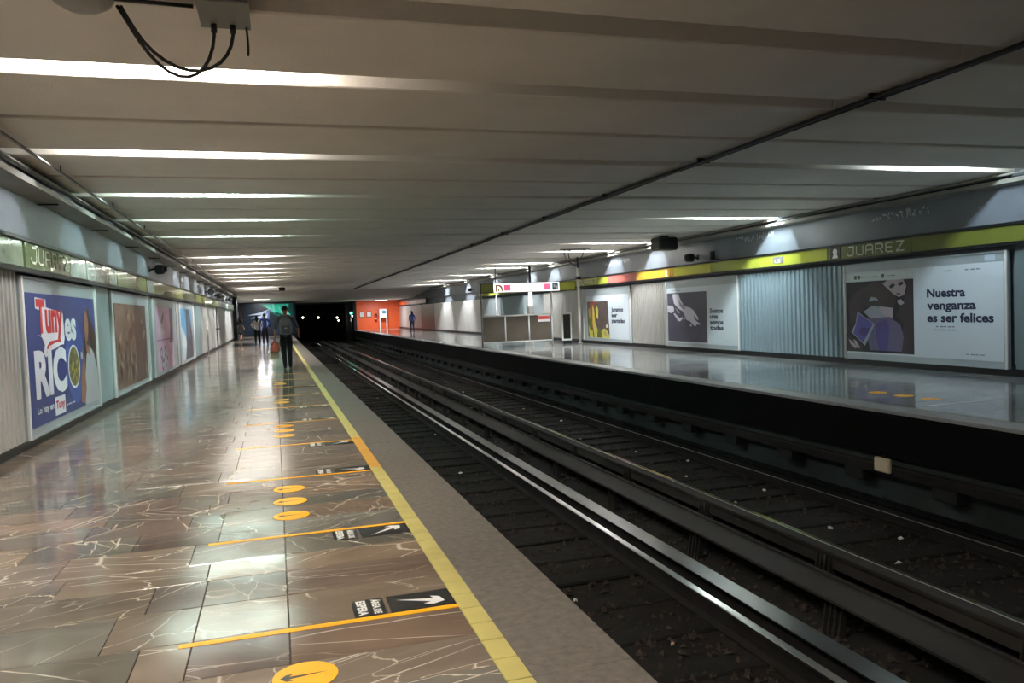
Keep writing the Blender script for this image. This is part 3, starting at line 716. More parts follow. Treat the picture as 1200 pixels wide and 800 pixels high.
tag(MB().box((0, 0, 0), (.02, YORA-YBACK-2, .0016)).build('floor_line', C('worn_yellow', (150, 142, 96)), loc=(E2+.37, YBACK+1, .0004)), 'thin worn yellow line along the edge of the right platform', 'floor marking')

# ================================================================ TRACKS
M_railtop = mat('polished_rail', (196, 198, 200), .14, metal=1, var=.15, vscale=2)
M_rust = mat('rusty_steel', (32, 28, 26), .65, metal=.5, var=.3, vscale=6)
M_bar = mat('worn_guide_bar', (42, 39, 36), .65, spec=.25, metal=.0, var=.25, vscale=2)
M_ins = mat('insulator', (40, 37, 34), .5)
M_pad = mat('worn_pad', (84, 88, 90), .26, metal=.9, var=.25, vscale=3)
Y0, Y1 = YBACK+.3, 76.5
def rail(xc, ztop, label):
    t = thing('rail', label, 'rail', (xc, 0, ZB), 0)
    H = ztop-ZB
    pr = [(-.07,.02),(.07,.02),(.07,.035),(.012,.05),(.012,H-.045),(.034,H-.035),(.034,H-.008),(-.034,H-.008),(-.034,H-.035),(-.012,H-.045),(-.012,.05),(-.07,.035)]
    MB().prism(pr, 'y', Y0, Y1).build('rail_web', M_rust, t)
    MB().prism([(-.034,H-.008),(.034,H-.008),(.028,H),(-.028,H)], 'y', Y0, Y1).build('rail_head', M_railtop, t)
def pad(xc, ztop, label):
    t = thing('running_pad', label, 'rail', (xc, 0, ZB), 0); H = ztop-ZB
    MB().prism([(-.10,.02),(.10,.02),(.10,.035),(.01,.045),(.01,H-.02),(.09,H-.012),(-.09,H-.012),(-.01,H-.02),(-.01,.045),(-.10,.035)], 'y', Y0, Y1).build('pad_web', M_rust, t)
    MB().prism([(-.09,H-.0115),(.09,H-.0115),(.09,H),(-.09,H)], 'y', Y0, Y1).build('running_surface', M_pad, t)
rail(1.93, -1.0, 'steel rail nearest the left platform edge'); pad(1.70, -.98, 'steel running pad just under the left platform edge')
rail(3.345, -1.0, 'bright steel rail in the middle of the picture'); pad(3.60, -.985, 'wide steel running pad beside the bright rail')
rail(5.29, -1.05, 'dull steel rail beyond the guide bars'); pad(5.06, -1.03, 'dull running pad right behind the guide bars')
rail(6.66, -1.05, 'thin steel rail nearest the right platform'); pad(6.90, -1.03, 'running pad below the right platform edge')
def guide(xc, ztop, hw, label, s, step=2.1, ph=0, dark=False, wide=.04):
    """L-shaped guide bar carried on ribbed insulators"""
    t = thing('guide_bar', label, 'rail', (xc, 0, ZB), 0); H = ztop-ZB
    pr = [(-hw,H-.02),(-hw,H),(hw,H),(hw,H-.02),(s*hw*.3+.012,H-.024),(s*hw*.3+.012,H-.15),(s*hw*.3-.012,H-.15),(s*hw*.3-.012,H-.024)]
    MB().prism(pr, 'y', Y0, Y1).build('bar', M_bar if not dark else M_rust, t)
    MB().box((s*hw-.014, Y0, H+.001), (s*hw+.014, Y1, H+.022)).build('lip', M_bar if not dark else M_rust, t)
    proto = None; y = .6+ph; k = 0
    while y < 60:
        if proto is None:
            b = MB(); b.lathe([(.07,.0),(.07,.05),(.045,.06),(.06,.09),(.045,.11),(.055,.14),(.04,.16),(.05,H-.15),(.05,H-.03)], 10)
            for q in (-.09, -.03, .03, .09): b.prism([(-.10,.0),(-.03,.0),(-.03,H-.03),(-.05,H-.03)], 'y', q-.008, q+.008)
            proto = b.build('insulator', M_ins, t); o = proto
        else: o = proto.copy(); COL.objects.link(o); o.parent = t
        o.location = (0, y, 0); y += step
g1 = guide(4.14, -.87, .17, 'broad guide bar between the two tracks, left one of the pair', 1, 2.1, .25)
g2 = guide(4.80, -.88, .075, 'broad guide bar between the two tracks, right one of the pair', -1, 2.1, 1.2)
guide(1.42, -.86, .05, 'guide bar hidden along the foot of the left platform', 1)
# conductor bar under the far platform with hanging brackets
t = thing('guide_bar', 'dark guide bar under the overhanging right platform edge', 'rail', (7.22, 0, -.72))
MB().prism([(-.05,-.06),(.05,-.06),(.05,.04),(-.05,.04)], 'y', Y0, 76).build('bar', M_rust, t)
MB().prism([(-.055,.041),(.055,.041),(.055,.055),(-.055,.055)], 'y', Y0, 76).build('bar_top', M_bar, t)
p = None; y = 1.2
while y < 60:
    if p is None: p = MB().bev((-.05, -.17, -.22), (.12, .17, -.061), .02).build('bracket', M_black, t); o = p
    else: o = p.copy(); COL.objects.link(o); o.parent = t
    o.location = (0, y, 0); y += 1.45
t = thing('wall_box', 'small cream box on the green wall below the right platform', 'box', (7.15, 7.88, -.60))
MB().bev((-.03, -.13, -.15), (.02, .13, .03), .012).build('casing', mat('cream_box', (176, 166, 140), .5, var=.1), t)
MB().box((-.034, -.11, -.13), (-.0305, .11, .01)).build('lid', mat('cream_lid', (190, 180, 154), .5), t)
MB().tube([(0, .0, .028), (0, .0, .06)], .015).build('conduit', M_black, t)
# litter on the track bed
rg = random.Random(23); lit = [mat('paper_scrap', (214, 208, 198), .6), mat('foil_scrap', (190, 192, 196), .3), mat('brown_scrap', (150, 124, 96), .6)]
spots = [(2.1, 9.6), (2.55, 4.4), (2.75, 5.2), (2.4, 6.3), (3.1, 16), (4.9, 20), (5.7, 10.2), (5.9, 12.3), (5.55, 14), (6.1, 16.5), (5.8, 7.2), (5.5, 8.6), (6.2, 9.0), (7.05, 8.9), (6.0, 19), (5.6, 24), (4.3, 9.8), (2.3, 7.5), (2.7, 12), (6.3, 11.2), (5.9, 28), (6.2, 6.6), (5.6, 6.0), (2.9, 24)]
nm = ['white', 'shiny', 'brown']
for i, (x, y) in enumerate(spots):
    b = MB(); r = rg.uniform(.018, .04) + (.06 if i == 5 else 0); n = 7
    P = [(r*rg.uniform(.6,1.2)*math.cos(6.28*k/n), r*rg.uniform(.5,1)*math.sin(6.28*k/n), rg.uniform(0,.02)) for k in range(n)]
    b.v = [(p[0], p[1], p[2]) for p in P]+[(0, 0, .03)]+[(p[0]*.9, p[1]*.9, p[2]-.006) for p in P]
    for k in range(n): b.face([k, (k+1)%n, n]); b.face([n+1+k, n+1+(k+1)%n, (k+1)%n, k])
    side = 'nearer the left platform' if x < 3.3 else 'between the guide bars' if x < 4.8 else 'nearer the right platform'
    tag(b.build('litter', lit[i % 3], loc=(x, y, ZB+.075)), 'scrap of %s litter on the dark track bed %s' % (nm[i % 3], side), 'litter', 'litter scraps, %s, %s' % (nm[i % 3], side))

# ================================================================ CEILING FITTINGS
def run(name, pts, r, m, label, cat='pipe', n=8, clips=None, group=None):
    t = thing(name, label, cat, (0,0,0), 0, group)
    MB().tube(pts, r, n).build('pipe_run', m, t)
    return t
rg = random.Random(9)
def wavy(x, z, y0, y1, step, a, b): 
    out = []; y = y0
    while y < y1: out.append((x+rg.uniform(-a,a), y, z+rg.uniform(-b,b))); y += step
    return out
cb = thing('ceiling_cable', 'bundle of dark cables running along the ceiling over the tracks', 'cable')
for dx, r in ((-.045, .018), (.0, .022), (.05, .016)): MB().tube(wavy(SEAM+dx, HC-.035-abs(dx)*.1, 1.5, 62, 1.1, .012, .008)[:52], r, 6).build('cable', M_cable, cb)
for k in range(18): MB().box((SEAM-.09, 3+k*3.15, HC-.062), (SEAM+.09, 3.03+k*3.15, HC-.0)).build('cable_clip', M_frame, cb)
# left corner: tray, pipes
tr = thing('cable_tray', 'grey cable tray along the top of the left wall', 'cable tray', (XL, 0, 3.02))
MB().prism([(.001,0),(.26,0.05),(.26,.12),(.245,.12),(.245,.065),(.001,.015)], 'y', YBACK+.2, 60).build('tray', M_pipe2, tr)
for k in range(19): MB().box((.001, 2+k*3.1, -.02), (.24, 2.04+k*3.1, -.002)).build('tray_bracket', M_frame, tr)
for i, (x, z, r, m, lab) in enumerate(((-2.75, 3.14, .04, M_pipe2, 'painted pipe against the left wall inside the tray'), (-2.66, 3.17, .032, M_pipe, 'shiny pipe in the middle of the left cable tray'),
        (-2.60, 3.25, .022, M_pipe, 'thin shiny pipe above the left cable tray'), (-2.70, 3.30, .03, M_pipe2, 'painted pipe high in the corner of the left wall'))):
    run('pipe', [(x, YBACK+.3, z), (x, 59, z)], r, m, lab)
pt = run('pipe', [(-2.36, 6, 3.28), (-2.36, 58, 3.28)], .018, M_pipe, 'thin pipe slung below the ceiling beside the left tray')
for k in range(16): MB().tube([(-2.36, 7.4+k*3.15, 3.28), (-2.36, 7.4+k*3.15, HC+.01)], .008, 5).build('hanger', M_frame, pt)
# right corner
tr = thing('cable_tray', 'grey cable tray along the top of the right wall', 'cable tray', (XR, 0, 3.17))
MB().prism([(-.001,0),(-.2,0.03),(-.2,.10),(-.185,.10),(-.185,.045),(-.001,.015)], 'y', YBACK+.2, 60).build('tray', M_pipe2, tr)
for i, (x, z, r, m, lab) in enumerate(((11.67, 3.24, .03, M_pipe, 'shiny pipe in the right cable tray'), (11.60, 3.27, .026, M_frame, 'dark pipe in the right cable tray'), (11.50, 3.33, .02, M_pipe2, 'thin pipe beside the right cable tray'))):
    run('pipe', [(x, YBACK+.3, z), (x, 59, z)], r, m, lab)
# junction box with looping cables and a dome close to the camera
t = thing('junction_box', 'grey ceiling junction box with two looping black cables', 'box', (-.19, 5.12, HC))
MB().bev((-.15, -.30, -.09), (.13, .12, .0), .012).build('casing', M_grey, t)
MB().box((-.156, -.31, -.10), (.136, .125, -.0905)).build('lid', M_grey, t)
def bez(p, n=14):
    out = []
    for i in range(n+1):
        u_ = i/n; q = Vector((0,0,0)); k = len(p)-1
        for j, a in enumerate(p): q += Vector(a)*(math.comb(k, j)*u_**j*(1-u_)**(k-j))
        out.append(tuple(q))
    return out
for dx, sag, e in ((-.08, -.62, -.02), (.03, -.50, .0)):
    MB().tube(bez([(dx, .06, -.10), (dx+.01, .07, -.26), (dx-.06, .07, sag), (-.42+e, .08, -.5), (-.52, .08, -.17), (-.60+e, .08, -.02)]), .011, 7).build('looped_cable', M_cable, t)
    MB().tube([(dx, .06, -.10), (dx, .06, -.15)], .018, 8).build('cable_gland', M_cable, t)
MB().tube(bez([(.11, .08, -.10), (.12, .09, -.25), (.11, .1, -.27)]), .008, 6).build('cable_stub', M_cable, t)
t = thing('smoke_detector', 'round white ceiling fitting beside the junction box', 'ceiling fitting', (-.98, 5.12, HC))
MB().lathe([(.16, 0), (.17, -.02), (.15, -.05), (.09, -.085), (.02, -.09)], 20).build('dome', mat('pale_plastic', (160, 158, 152), .4), t)
MB().lathe([(.175, .0), (.18, -.012), (.175, -.016)], 20).build('rim', M_white, t)
MB().tube([(.17, 0, -.012), (.6, .02, -.015)], .012, 6).build('conduit', M_cable, t)
# hanging casing of a monitor (right) and a small one far left
def monitor(loc, rz, s, label):
    t = thing('ceiling_monitor', label, 'monitor', loc, rz)
    MB().bev((-.40*s, -.30*s, -.52*s), (.40*s, .30*s, -.06*s), .05*s).build('casing', M_darkgreen, t)
    MB().bev((-.33*s, -.325*s, -.47*s), (.33*s, -.301*s, -.12*s), .01*s).build('screen', M_black, t)
    MB().box((-.12*s, -.1*s, -.059*s), (.12*s, .1*s, .005)).build('mount', M_frame, t)
    return t
monitor((10.75, 20.1, HC), .10, .80, 'dark green monitor casing hanging from the ceiling above the right platform')
monitor((.53, 50.5, HC), .0, .48, 'small dark monitor hanging far down the left platform')
# dangling cables near the right lights
t = thing('hanging_cable', 'dangling cables under the ceiling above the right platform', 'cable', (9.6, 24.3, HC))
MB().box((-.45, -.03, -.03), (.6, .03, 0)).build('conduit', M_cable, t)
MB().tube(bez([(-.3, 0, -.03), (-.35, 0, -.3), (-.1, 0, -.52), (.1, 0, -.55)]), .014, 6).build('cable', M_cable, t)
MB().tube(bez([(-.1, 0, -.03), (-.3, 0, -.3), (.0, 0, -.6), (.3, 0, -.5), (.4, 0, -.03)]), .014, 6).build('cable', M_cable, t)
# security cameras
def seccam(side, y, z, label, s=1.):
    loc, rz = wall_frame(side, y, z); t = thing('security_camera', label, 'camera', loc, rz)
    MB().box((-.05*s, -.02, -.05*s), (.05*s, .0, .07*s)).build('wall_plate', M_frame, t)
    MB().tube([(0, -.02, 0), (0, -.14*s, .03*s), (0, -.2*s, .0)], .022*s, 7).build('arm', M_frame, t)
    b = MB(); b.bev((-.10*s, -.30*s, -.09*s), (.09*s, -.12*s, .10*s), .03*s); b.build('housing', M_black, t)
    MB().lathe([(.06*s, -.301*s), (.055*s, -.34*s), (.03*s, -.345*s)], 12, (0, 0, .005*s), 'y').build('lens', M_frame, t)
for i, (y, z) in enumerate(((20.5, 2.72), (36.0, 2.68), (41.5, 2.66), (51, 2.68))): seccam('l', y, z, 'black camera above the left sign band, %s' % ORD[i], 1.15)
seccam('r', 20.0, 2.72, 'black camera above the right sign band beside the monitor', 1.25)
t = thing('wall_speaker', 'narrow black fitting above the right sign band', 'speaker', (XR, 19.15, 2.60))
MB().bev((-.08, -.06, 0), (0, .06, .24), .01).build('casing', M_black, t); MB().tube([(-.04, -.05, .02), (-.04, -.3, .0)], .012).build('cable', M_cable, t)
seccam('r', 46.5, 2.72, 'black camera high on the right wall beyond the railing')
t = thing('pipe_stub', 'short dark stub hanging from the right cable tray', 'pipe', (11.5, 21.0, 3.17)); MB().tube([(0, 0, 0.20), (0, 0, -.12)], .03).build('stub', M_frame, t)

# ================================================================ RIGHT PLATFORM FURNITURE
YG = 28.5
M_sign = mat('white_sign_face', (240, 236, 232), .3, emit=.45)
M_pink = mat('pink_print', (236, 100, 142), .4, emit=.2); M_bl = mat('blue_print', (44, 120, 170), .4)
t = thing('direction_sign', 'long white and green sign on poles above the railing', 'sign', (7.45, YG, 2.08))
MB().box((0, -.05, 0), (3.86, .05, .36)).build('sign_box', M_frame, t)
MB().box((.04, -.06, .03), (.52, -.051, .34)).build('green_end', M_green2, t)
MB().box((.53, -.062, .02), (3.17, -.051, .35)).build('white_face', M_sign, t)
MB().box((3.18, -.06, .03), (3.83, -.051, .34)).build('green_end', M_green, t)
prints(t, [(M_pink, rect(.93, .07, 1.2, .30)), (M_pink, rect(2.55, .07, 2.78, .30)), (M_bl, rect(2.88, .05, 3.12, .32)),
           (M_white, ell(2.97, .21, .035, .07, 8)), (M_white, ell(3.05, .16, .04, .07, 8)), (C('ochre_mark', (206, 160, 96)), [(.6,.05),(.6,.3),(.75,.31),(.86,.25),(.9,.05),(.84,.05),(.8,.2),(.72,.25),(.66,.24),(.66,.05)]), (C('ochre_mark', (206, 160, 96)), [(.70,.05),(.70,.17),(.76,.17),(.76,.05)])], 'pictogram', -.0635)
lettering('ACCESO EXCLUSIVO PARA MUJERES', t, 1.22, 2.53, .20, .28, -.0635, M_pink, .01)
lettering('Y MENORES DE 12 A\u00d1OS', t, 1.3, 2.45, .08, .15, -.0635, M_pink, .01)
tb = thing('barrier', 'white framed barrier with brown panels across the right platform', 'railing', (7.45, YG, 0))
def bar(name, a, b, r=.028, m=M_white): return MB().tube([a, b], r, 8).build(name, m, tb)
bar('post', (.03, 0, 0), (.03, 0, 2.08), .035, M_grey); bar('post', (2.84, 0, 0), (2.84, 0, 2.08), .035)
for x in (.95, 1.9): bar('post', (x, 0, .2), (x, 0, 1.2))
bar('top_rail', (.03, 0, 1.2), (2.84, 0, 1.2), .03); bar('bottom_rail', (.03, 0, .2), (2.84, 0, .2), .025)
M_smoke = mat('smoked_panel', (92, 84, 74), .12, var=.1, spec=.6)
for a, b_ in ((.07, .92), (.98, 1.87), (1.93, 2.80)): MB().box((a, -.008, .225), (b_, .008, 1.17)).build('panel', M_smoke, tb)
t = thing('notice', 'small red and white notice on the barrier', 'sign', (9.75, YG-.04, .92)); MB().box((-.05, -.012, 0), (.45, .0, .27)).build('plate', M_white, t); MB().box((-.03, -.016, .09), (.43, -.0125, .22)).build('red_field', C('signred', (206, 78, 74)), t)
t = thing('pole', 'thick pale pole from floor to sign band beside the barrier', 'pole', (11.38, YG-.15, 0))
MB().tube([(0, 0, 0), (0, 0, 2.95)], .055, 12).build('shaft', M_white_panel, t); MB().lathe([(.09, 0), (.09, .03), (.06, .05)], 12).build('base', M_steel, t); MB().tube([(0, 0, 2.95), (0, 0, HC+.01)], .035, 8).build('upper_shaft', M_frame, t)
MB().box((-.08, -.08, 2.50), (.08, .08, 2.62)).build('collar', M_frame, t)
t = thing('info_frame', 'small framed dark board standing beside the pole', 'board', (10.92, YG+.6, .12))
MB().box((0, -.02, .0), (.40, .02, 1.10)).build('frame', M_white, t); MB().box((.05, -.028, .07), (.35, -.0205, 1.04)).build('board_face', M_frame, t); MB().box((.03, -.05, -.12), (.37, .05, .0)).build('foot', M_plinth, t)
for i, (x, y, lab) in enumerate(((9.5, 33.5, 'thin white post behind the barrier with a dark cap'), (11.1, 33.5, 'broad white column behind the barrier'))):
    t = thing('post', lab, 'post', (x, y, 0)); r = (.03, .10)[i]
    MB().tube([(0, 0, 0), (0, 0, 2.3)], r, 10).build('shaft', M_white, t); MB().tube([(0, 0, 2.3), (0, 0, HC+.01)], r*.6, 8).build('upper_shaft', M_frame, t)
    if i: MB().bev((-.13, -.13, 1.15), (.13, .13, 1.55), .02).build('box', M_grey, t)

# ================================================================ FAR END
# mural
t = thing('mural', 'dark blue mural with teal and white streaks on the end wall', 'mural', (-2.4, YEND-.03, 0))
MB().box((0, -.06, .12), (4.1, -.001, 2.72)).build('mural_panel', C('night_blue', (20, 34, 52), .3), t)
te = C('teal', (40, 225, 190), .3); te2 = C('bright_teal', (120, 245, 220), .3); te3 = C('deep_teal', (12, 92, 84), .3); ws = C('white_streak', (206, 218, 240), .3); bs = C('blue_streak', (110, 130, 186), .3)
prints(t, [(te3, [(1.2,2.66),(3.9,2.66),(3.9,1.5),(3.3,1.3),(2.4,1.7)]), (te, [(1.5,2.6),(3.6,2.6),(3.4,1.9),(2.9,1.55),(2.2,2.0)]), (te2, [(2.25,2.62),(2.4,2.62),(2.5,1.9),(2.3,1.95)]), (te2, [(1.6,2.5),(2.2,2.3),(2.3,2.1),(2.1,2.15)]), (te2, [(3.2,2.3),(3.7,1.7),(3.6,1.6),(3.0,2.0)]), (te3, [(2.5,2.0),(3.6,1.5),(3.5,1.4),(2.4,1.8)]), (te2, [(2.7,2.5),(2.78,2.5),(3.0,2.0),(2.9,1.95)]),
           (bs, [(1.1,1.4),(2.0,2.15),(2.1,2.2),(2.0,1.7),(1.9,1.0),(1.6,.4),(1.3,.4)]), (ws, [(.3,1.75),(1.3,1.95),(2.1,2.25),(1.4,1.75)]), (ws, [(.5,1.5),(1.3,1.7),(1.9,2.0),(1.3,1.5)]), (ws, [(1.2,1.2),(1.9,1.9),(1.7,.9),(1.4,.5)])], y=-.062)
MB().box((.0, -.12, .0), (4.1, -.0, .1)).build('mural_base', M_plinth, t)
# tunnel lamps
M_lamp = mat('lamp_glow', (255, 248, 236), .4, emit=7); M_go = mat('green_glow', (40, 235, 170), .4, emit=10)
for i, (px, z, r) in enumerate(((2.86, 1.39, .075), (4.44, 1.33, .075), (6.39, 1.25, .075), (6.52, .93, .05))):
    t = thing('tunnel_lamp', 'white lamp glowing in the dark tunnel, %s from the left' % ('first', 'second', 'third', 'fourth')[i], 'light', (px, 85, z))
    MB().lathe([(r*.5, -.0), (r, -.03), (r*.9, -.09), (r*.4, -.12)], 12, axis='y').build('bulb', M_lamp, t)
    MB().box((-.03, .0, -z+ZB), (.03, .05, .03)).build('bracket', M_frame, t)
t = thing('signal', 'green signal at the tunnel mouth beside the right platform', 'signal', (7.12, 76.9, ZB))
MB().tube([(0, 0, 0), (0, 0, 2.5)], .05).build('mast', M_frame, t); MB().bev((-.18, -.1, 2.45), (.18, .1, 3.1), .03).build('signal_head', M_black, t)
MB().lathe([(.11, -.101), (.10, -.13), (.04, -.14)], 12, (0, 0, 2.85), 'y').build('green_lamp', M_go, t)
MB().lathe([(.06, -.101), (.05, -.12), (.02, -.125)], 10, (.1, 0, 2.56), 'y').build('white_lamp', M_lamp, t); MB().box((-.09, -.11, 2.05), (-.0, -.06, 2.42)).build('number_plate', M_white, t)
# orange wall fittings
for i, x in enumerate((8.15, 8.85)):
    t = thing('notice', 'white framed notice on the orange wall, %s one' % ('left', 'right')[i], 'sign', (x, YORA, 1.2)); MB().box((-.24, -.03, 0), (.24, 0, .55)).build('frame', M_frame, t); MB().box((-.19, -.036, .05), (.19, -.0305, .50)).build('paper', M_white, t)
t = thing('fire_extinguisher', 'red fire extinguisher on a dark bracket on the orange wall', 'fire extinguisher', (9.5, YORA-.12, .75))
MB().lathe([(.08, 0), (.1, .03), (.1, .45), (.06, .54), (.03, .56), (.03, .62)], 12).build('cylinder', M_red, t); MB().box((-.12, .06, .1), (.12, .12, .75)).build('bracket', M_frame, t); MB().tube([(.03, 0, .6), (.14, -.02, .5), (.13, 0, .2)], .015, 6).build('hose', M_black, t); MB().box((-.05, -.11, .2), (.05, -.1, .34)).build('tag', M_white, t)
t = thing('phone_cabinet', 'white cabinet on two legs in front of the orange wall', 'cabinet', (10.15, YORA-.5, 0))
MB().bev((-.38, -.2, 1.05), (.38, .2, 1.95), .03).build('casing', M_white, t); MB().box((-.08, -.215, 1.5), (.22, -.201, 1.75)).build('panel', M_bl, t)
for x in (-.33, .33): MB().box((x-.05, -.1, 0), (x+.05, .1, 1.05)).build('leg', M_white, t)
# dim stand and kerb on the left platform
t = thing('stand', 'slim white stand against the left wall past the fourth poster', 'stand', (XL+.22, 33.6, 0))
MB().tube([(0, 0, .02), (0, 0, 1.45)], .025, 8).build('pole', M_steel, t); MB().lathe([(.16, 0), (.16, .02), (.04, .04)], 14).build('base', M_steel, t); MB().box((-.02, -.16, 1.1), (.02, .16, 1.45)).build('plate', M_white, t)
t = thing('handrail', 'short dark rail fixed to the white column on the left wall', 'railing', (XL, 41.2, 1.02)); MB().tube([(.02, 0, 0), (.14, .05, 0), (.14, 1.2, 0), (.02, 1.25, 0)], .025, 8).build('rail', M_frame, t)
# scratched graffiti on the right upper wall
rg = random.Random(5); M_scr = mat('chalk_scratch', (205, 210, 214), .7)
for i, (y, z, wd, lab) in enumerate(((25.6, 2.93, 2.2, 'above the faded red part of the sign band'), (17.2, 3.0, 1.6, 'right of the black camera'), (12.4, 2.98, 1.5, 'above the station name'))):
    b = MB(); x = 0
    while x < wd:
        P = [(-x-rg.uniform(-.03,.09), rg.uniform(-.06,.12)) for _ in range(4)]
        for p, q in zip(P[:-1], P[1:]):
            d = Vector((q[0]-p[0], q[1]-p[1])).normalized()*.007; e = (-d.y, d.x)
            b.prism([(-.001, 0), (-.0035, 0), (-.0035, 1), (-.001, 1)], 'y', 0, 1); m_ = b.v[-8:]
            b.v[-8:] = [(v_[0], (p[0]+e[0]*(2*v_[1]-1))*(1-v_[2])+(q[0]+e[0]*(2*v_[1]-1))*v_[2], (p[1]+e[1]*(2*v_[1]-1))*(1-v_[2])+(q[1]+e[1]*(2*v_[1]-1))*v_[2]) for v_ in m_]
        x += .11
    tag(b.build('graffiti', M_scr, loc=(XR, y+wd/2, z)), 'pale scratched graffiti on the right upper wall, %s' % lab, 'graffiti', kind='stuff')
# ================================================================ PEOPLE
def body(parent, J, B, mats):
    """J: joint name -> (x, y, z, rx, ry); B: bones (a, b, material index); one skinned continuous mesh"""
    names = list(J); idx = {n: i for i, n in enumerate(names)}
    me = bpy.data.meshes.new('body'); me.from_pydata([J[n][:3] for n in names], [(idx[a], idx[b]) for a, b, _ in B], [])
    ob = bpy.data.objects.new('body_tmp', me); COL.objects.link(ob)
    sk = ob.modifiers.new('s', 'SKIN'); sk.branch_smoothing = .6; sk.use_smooth_shade = True
    if not me.skin_vertices: raise RuntimeError('no skin layer')
    for i, n in enumerate(names):
        me.skin_vertices[0].data[i].radius = J[n][3:5]; me.skin_vertices[0].data[i].use_root = (i == 0)
    sb = ob.modifiers.new('u', 'SUBSURF'); sb.levels = 2; sb.render_levels = 2
    dg = bpy.context.evaluated_depsgraph_get(); res = bpy.data.meshes.new_from_object(ob.evaluated_get(dg))
    bpy.data.objects.remove(ob, do_unlink=True)
    res.materials.clear()
    for m in mats: res.materials.append(m)
    segs = [(Vector(J[a][:3]), Vector(J[b][:3]), k, (J[a][3]+J[b][3])/2) for a, b, k in B if k >= 0]
    for p in res.polygons:
        c = p.center; best = 1e9
        for a, b, k, r in segs:
            d = b-a; t = max(0, min(1, (c-a).dot(d)/max(d.dot(d), 1e-9))); q = (a+d*t-c).length/r
            if q < best: best = q; p.material_index = k
        p.use_smooth = True
    res.name = 'body'; o = bpy.data.objects.new('body', res); COL.objects.link(o); o.parent = parent
    return o
M_skin = mat('skin', (178, 130, 104), .55); M_hair = mat('dark_hair', (26, 22, 20), .55); M_shoe = mat('black_shoe', (18, 18, 20), .4)
def person(label, loc, rz, H, shirt, pants, lfoot, rfoot, larm, rarm, female=False, long_sleeve=False, loose=1., lean=(0, 0), hair=None, skirt=False, headturn=0, group=None):
    """local +y is the way the person faces; arms are (elbow, wrist, fingertip direction)"""
    t = thing('person', label, 'person', loc, rz)
    k = H/1.75; sw = .165 if female else .185; J = {}; B = []
    def j(n, x, y, z, r, r2=None): J[n] = (x*k+lean[0]*z, y*k+lean[1]*z, z*k, r*k, (r2 or r)*k)
    j('pelvis', 0, 0, .95, .145*loose, .11*loose); j('waist', 0, 0, 1.10, .13*loose, .10*loose); j('chest', 0, -.01, 1.28, .155*loose, .11*loose)
    j('upper', 0, -.005, 1.41, .12, .085); j('neck', 0, .0, 1.49, .05); j('skull', 0, .02, 1.575, .068, .08); j('head', 0, .02, 1.645, .076, .092); j('crown', 0, .01, 1.71, .055, .065)
    B += [('pelvis', 'waist', 0), ('waist', 'chest', 0), ('chest', 'upper', 0), ('upper', 'neck', 2), ('neck', 'skull', 2), ('skull', 'head', 2), ('head', 'crown', 2)]
    leg = 2 if skirt else 1
    for s_, ft, nm_ in ((-1, lfoot, 'l'), (1, rfoot, 'r')):
        hx = .09; ax, ay, az = ft
        j(nm_+'hip', s_*hx, 0, .88, .10, .11); j(nm_+'knee', (s_*hx+ax)/2, ay*.5+.05, .48+az*.5, .074, .078); j(nm_+'ankle', ax, ay, .10+az, .06 if not skirt else .035)
        j(nm_+'heel', ax, ay-.03, .045+az, .042); j(nm_+'toe', ax+s_*.02, ay+.16, .03+az*.6, .036, .03)
        B += [('pelvis', nm_+'hip', 1), (nm_+'hip', nm_+'knee', 1), (nm_+'knee', nm_+'ankle', leg), (nm_+'ankle', nm_+'heel', 3), (nm_+'heel', nm_+'toe', 3)]
    for s_, arm, nm_ in ((-1, larm, 'a'), (1, rarm, 'b')):
        (ex, ey, ez), (wx, wy, wz), (fx, fy, fz) = arm
        j(nm_+'sh', s_*sw, 0, 1.41, .062*loose); j(nm_+'mid', s_*sw*.6+ex*.4, ey*.4, 1.41*.6+ez*.4, .054*loose); j(nm_+'el', ex, ey, ez, .042*(loose if long_sleeve else 1)); j(nm_+'wr', wx, wy, wz, .028)
        f = Vector((fx, fy, fz)).normalized(); side = f.cross(Vector((1, 0, 0)) if abs(f.x) < .8 else Vector((0, 1, 0))).normalized(); W = Vector((wx, wy, wz))
        pm = W+f*.055; j(nm_+'palm', *pm, .034, .020)
        sl = 0 if long_sleeve else 2
        B += [('upper', nm_+'sh', 0), (nm_+'sh', nm_+'mid', 0), (nm_+'mid', nm_+'el', 0 if True else 2), (nm_+'el', nm_+'wr', sl), (nm_+'wr', nm_+'palm', 2)]
        curl = side.cross(f)*(.03*s_)
        for q, (off, ln) in enumerate(((-.030, .060), (-.010, .072), (.010, .068), (.029, .052))):
            a_ = pm+f*.035+side*off; b_ = a_+f*ln*.5+curl*.35; c_ = a_+f*ln+curl
            j(nm_+'f%da' % q, *a_, .011); j(nm_+'f%db' % q, *b_, .0095); j(nm_+'f%dc' % q, *c_, .008)
            B += [(nm_+'palm', nm_+'f%da' % q, 2), (nm_+'f%da' % q, nm_+'f%db' % q, 2), (nm_+'f%db' % q, nm_+'f%dc' % q, 2)]
        a_ = W+f*.03-side*.04; b_ = W+f*.075-side*.058+curl*.5
        j(nm_+'ta', *a_, .012); j(nm_+'tb', *b_, .010); B += [(nm_+'palm', nm_+'ta', 2), (nm_+'ta', nm_+'tb', 2)]
    body(t, J, B, [shirt, pants, M_skin, M_shoe])
    # head details
    hx, hy, hz = J['head'][:3]
    hm = MB(); n = 14; rings = []
    for i in range(7):
        ph = i/6*PI*.56; rings.append((math.sin(ph)*1.0+.001, math.cos(ph)))
    b = MB(); b.s = True
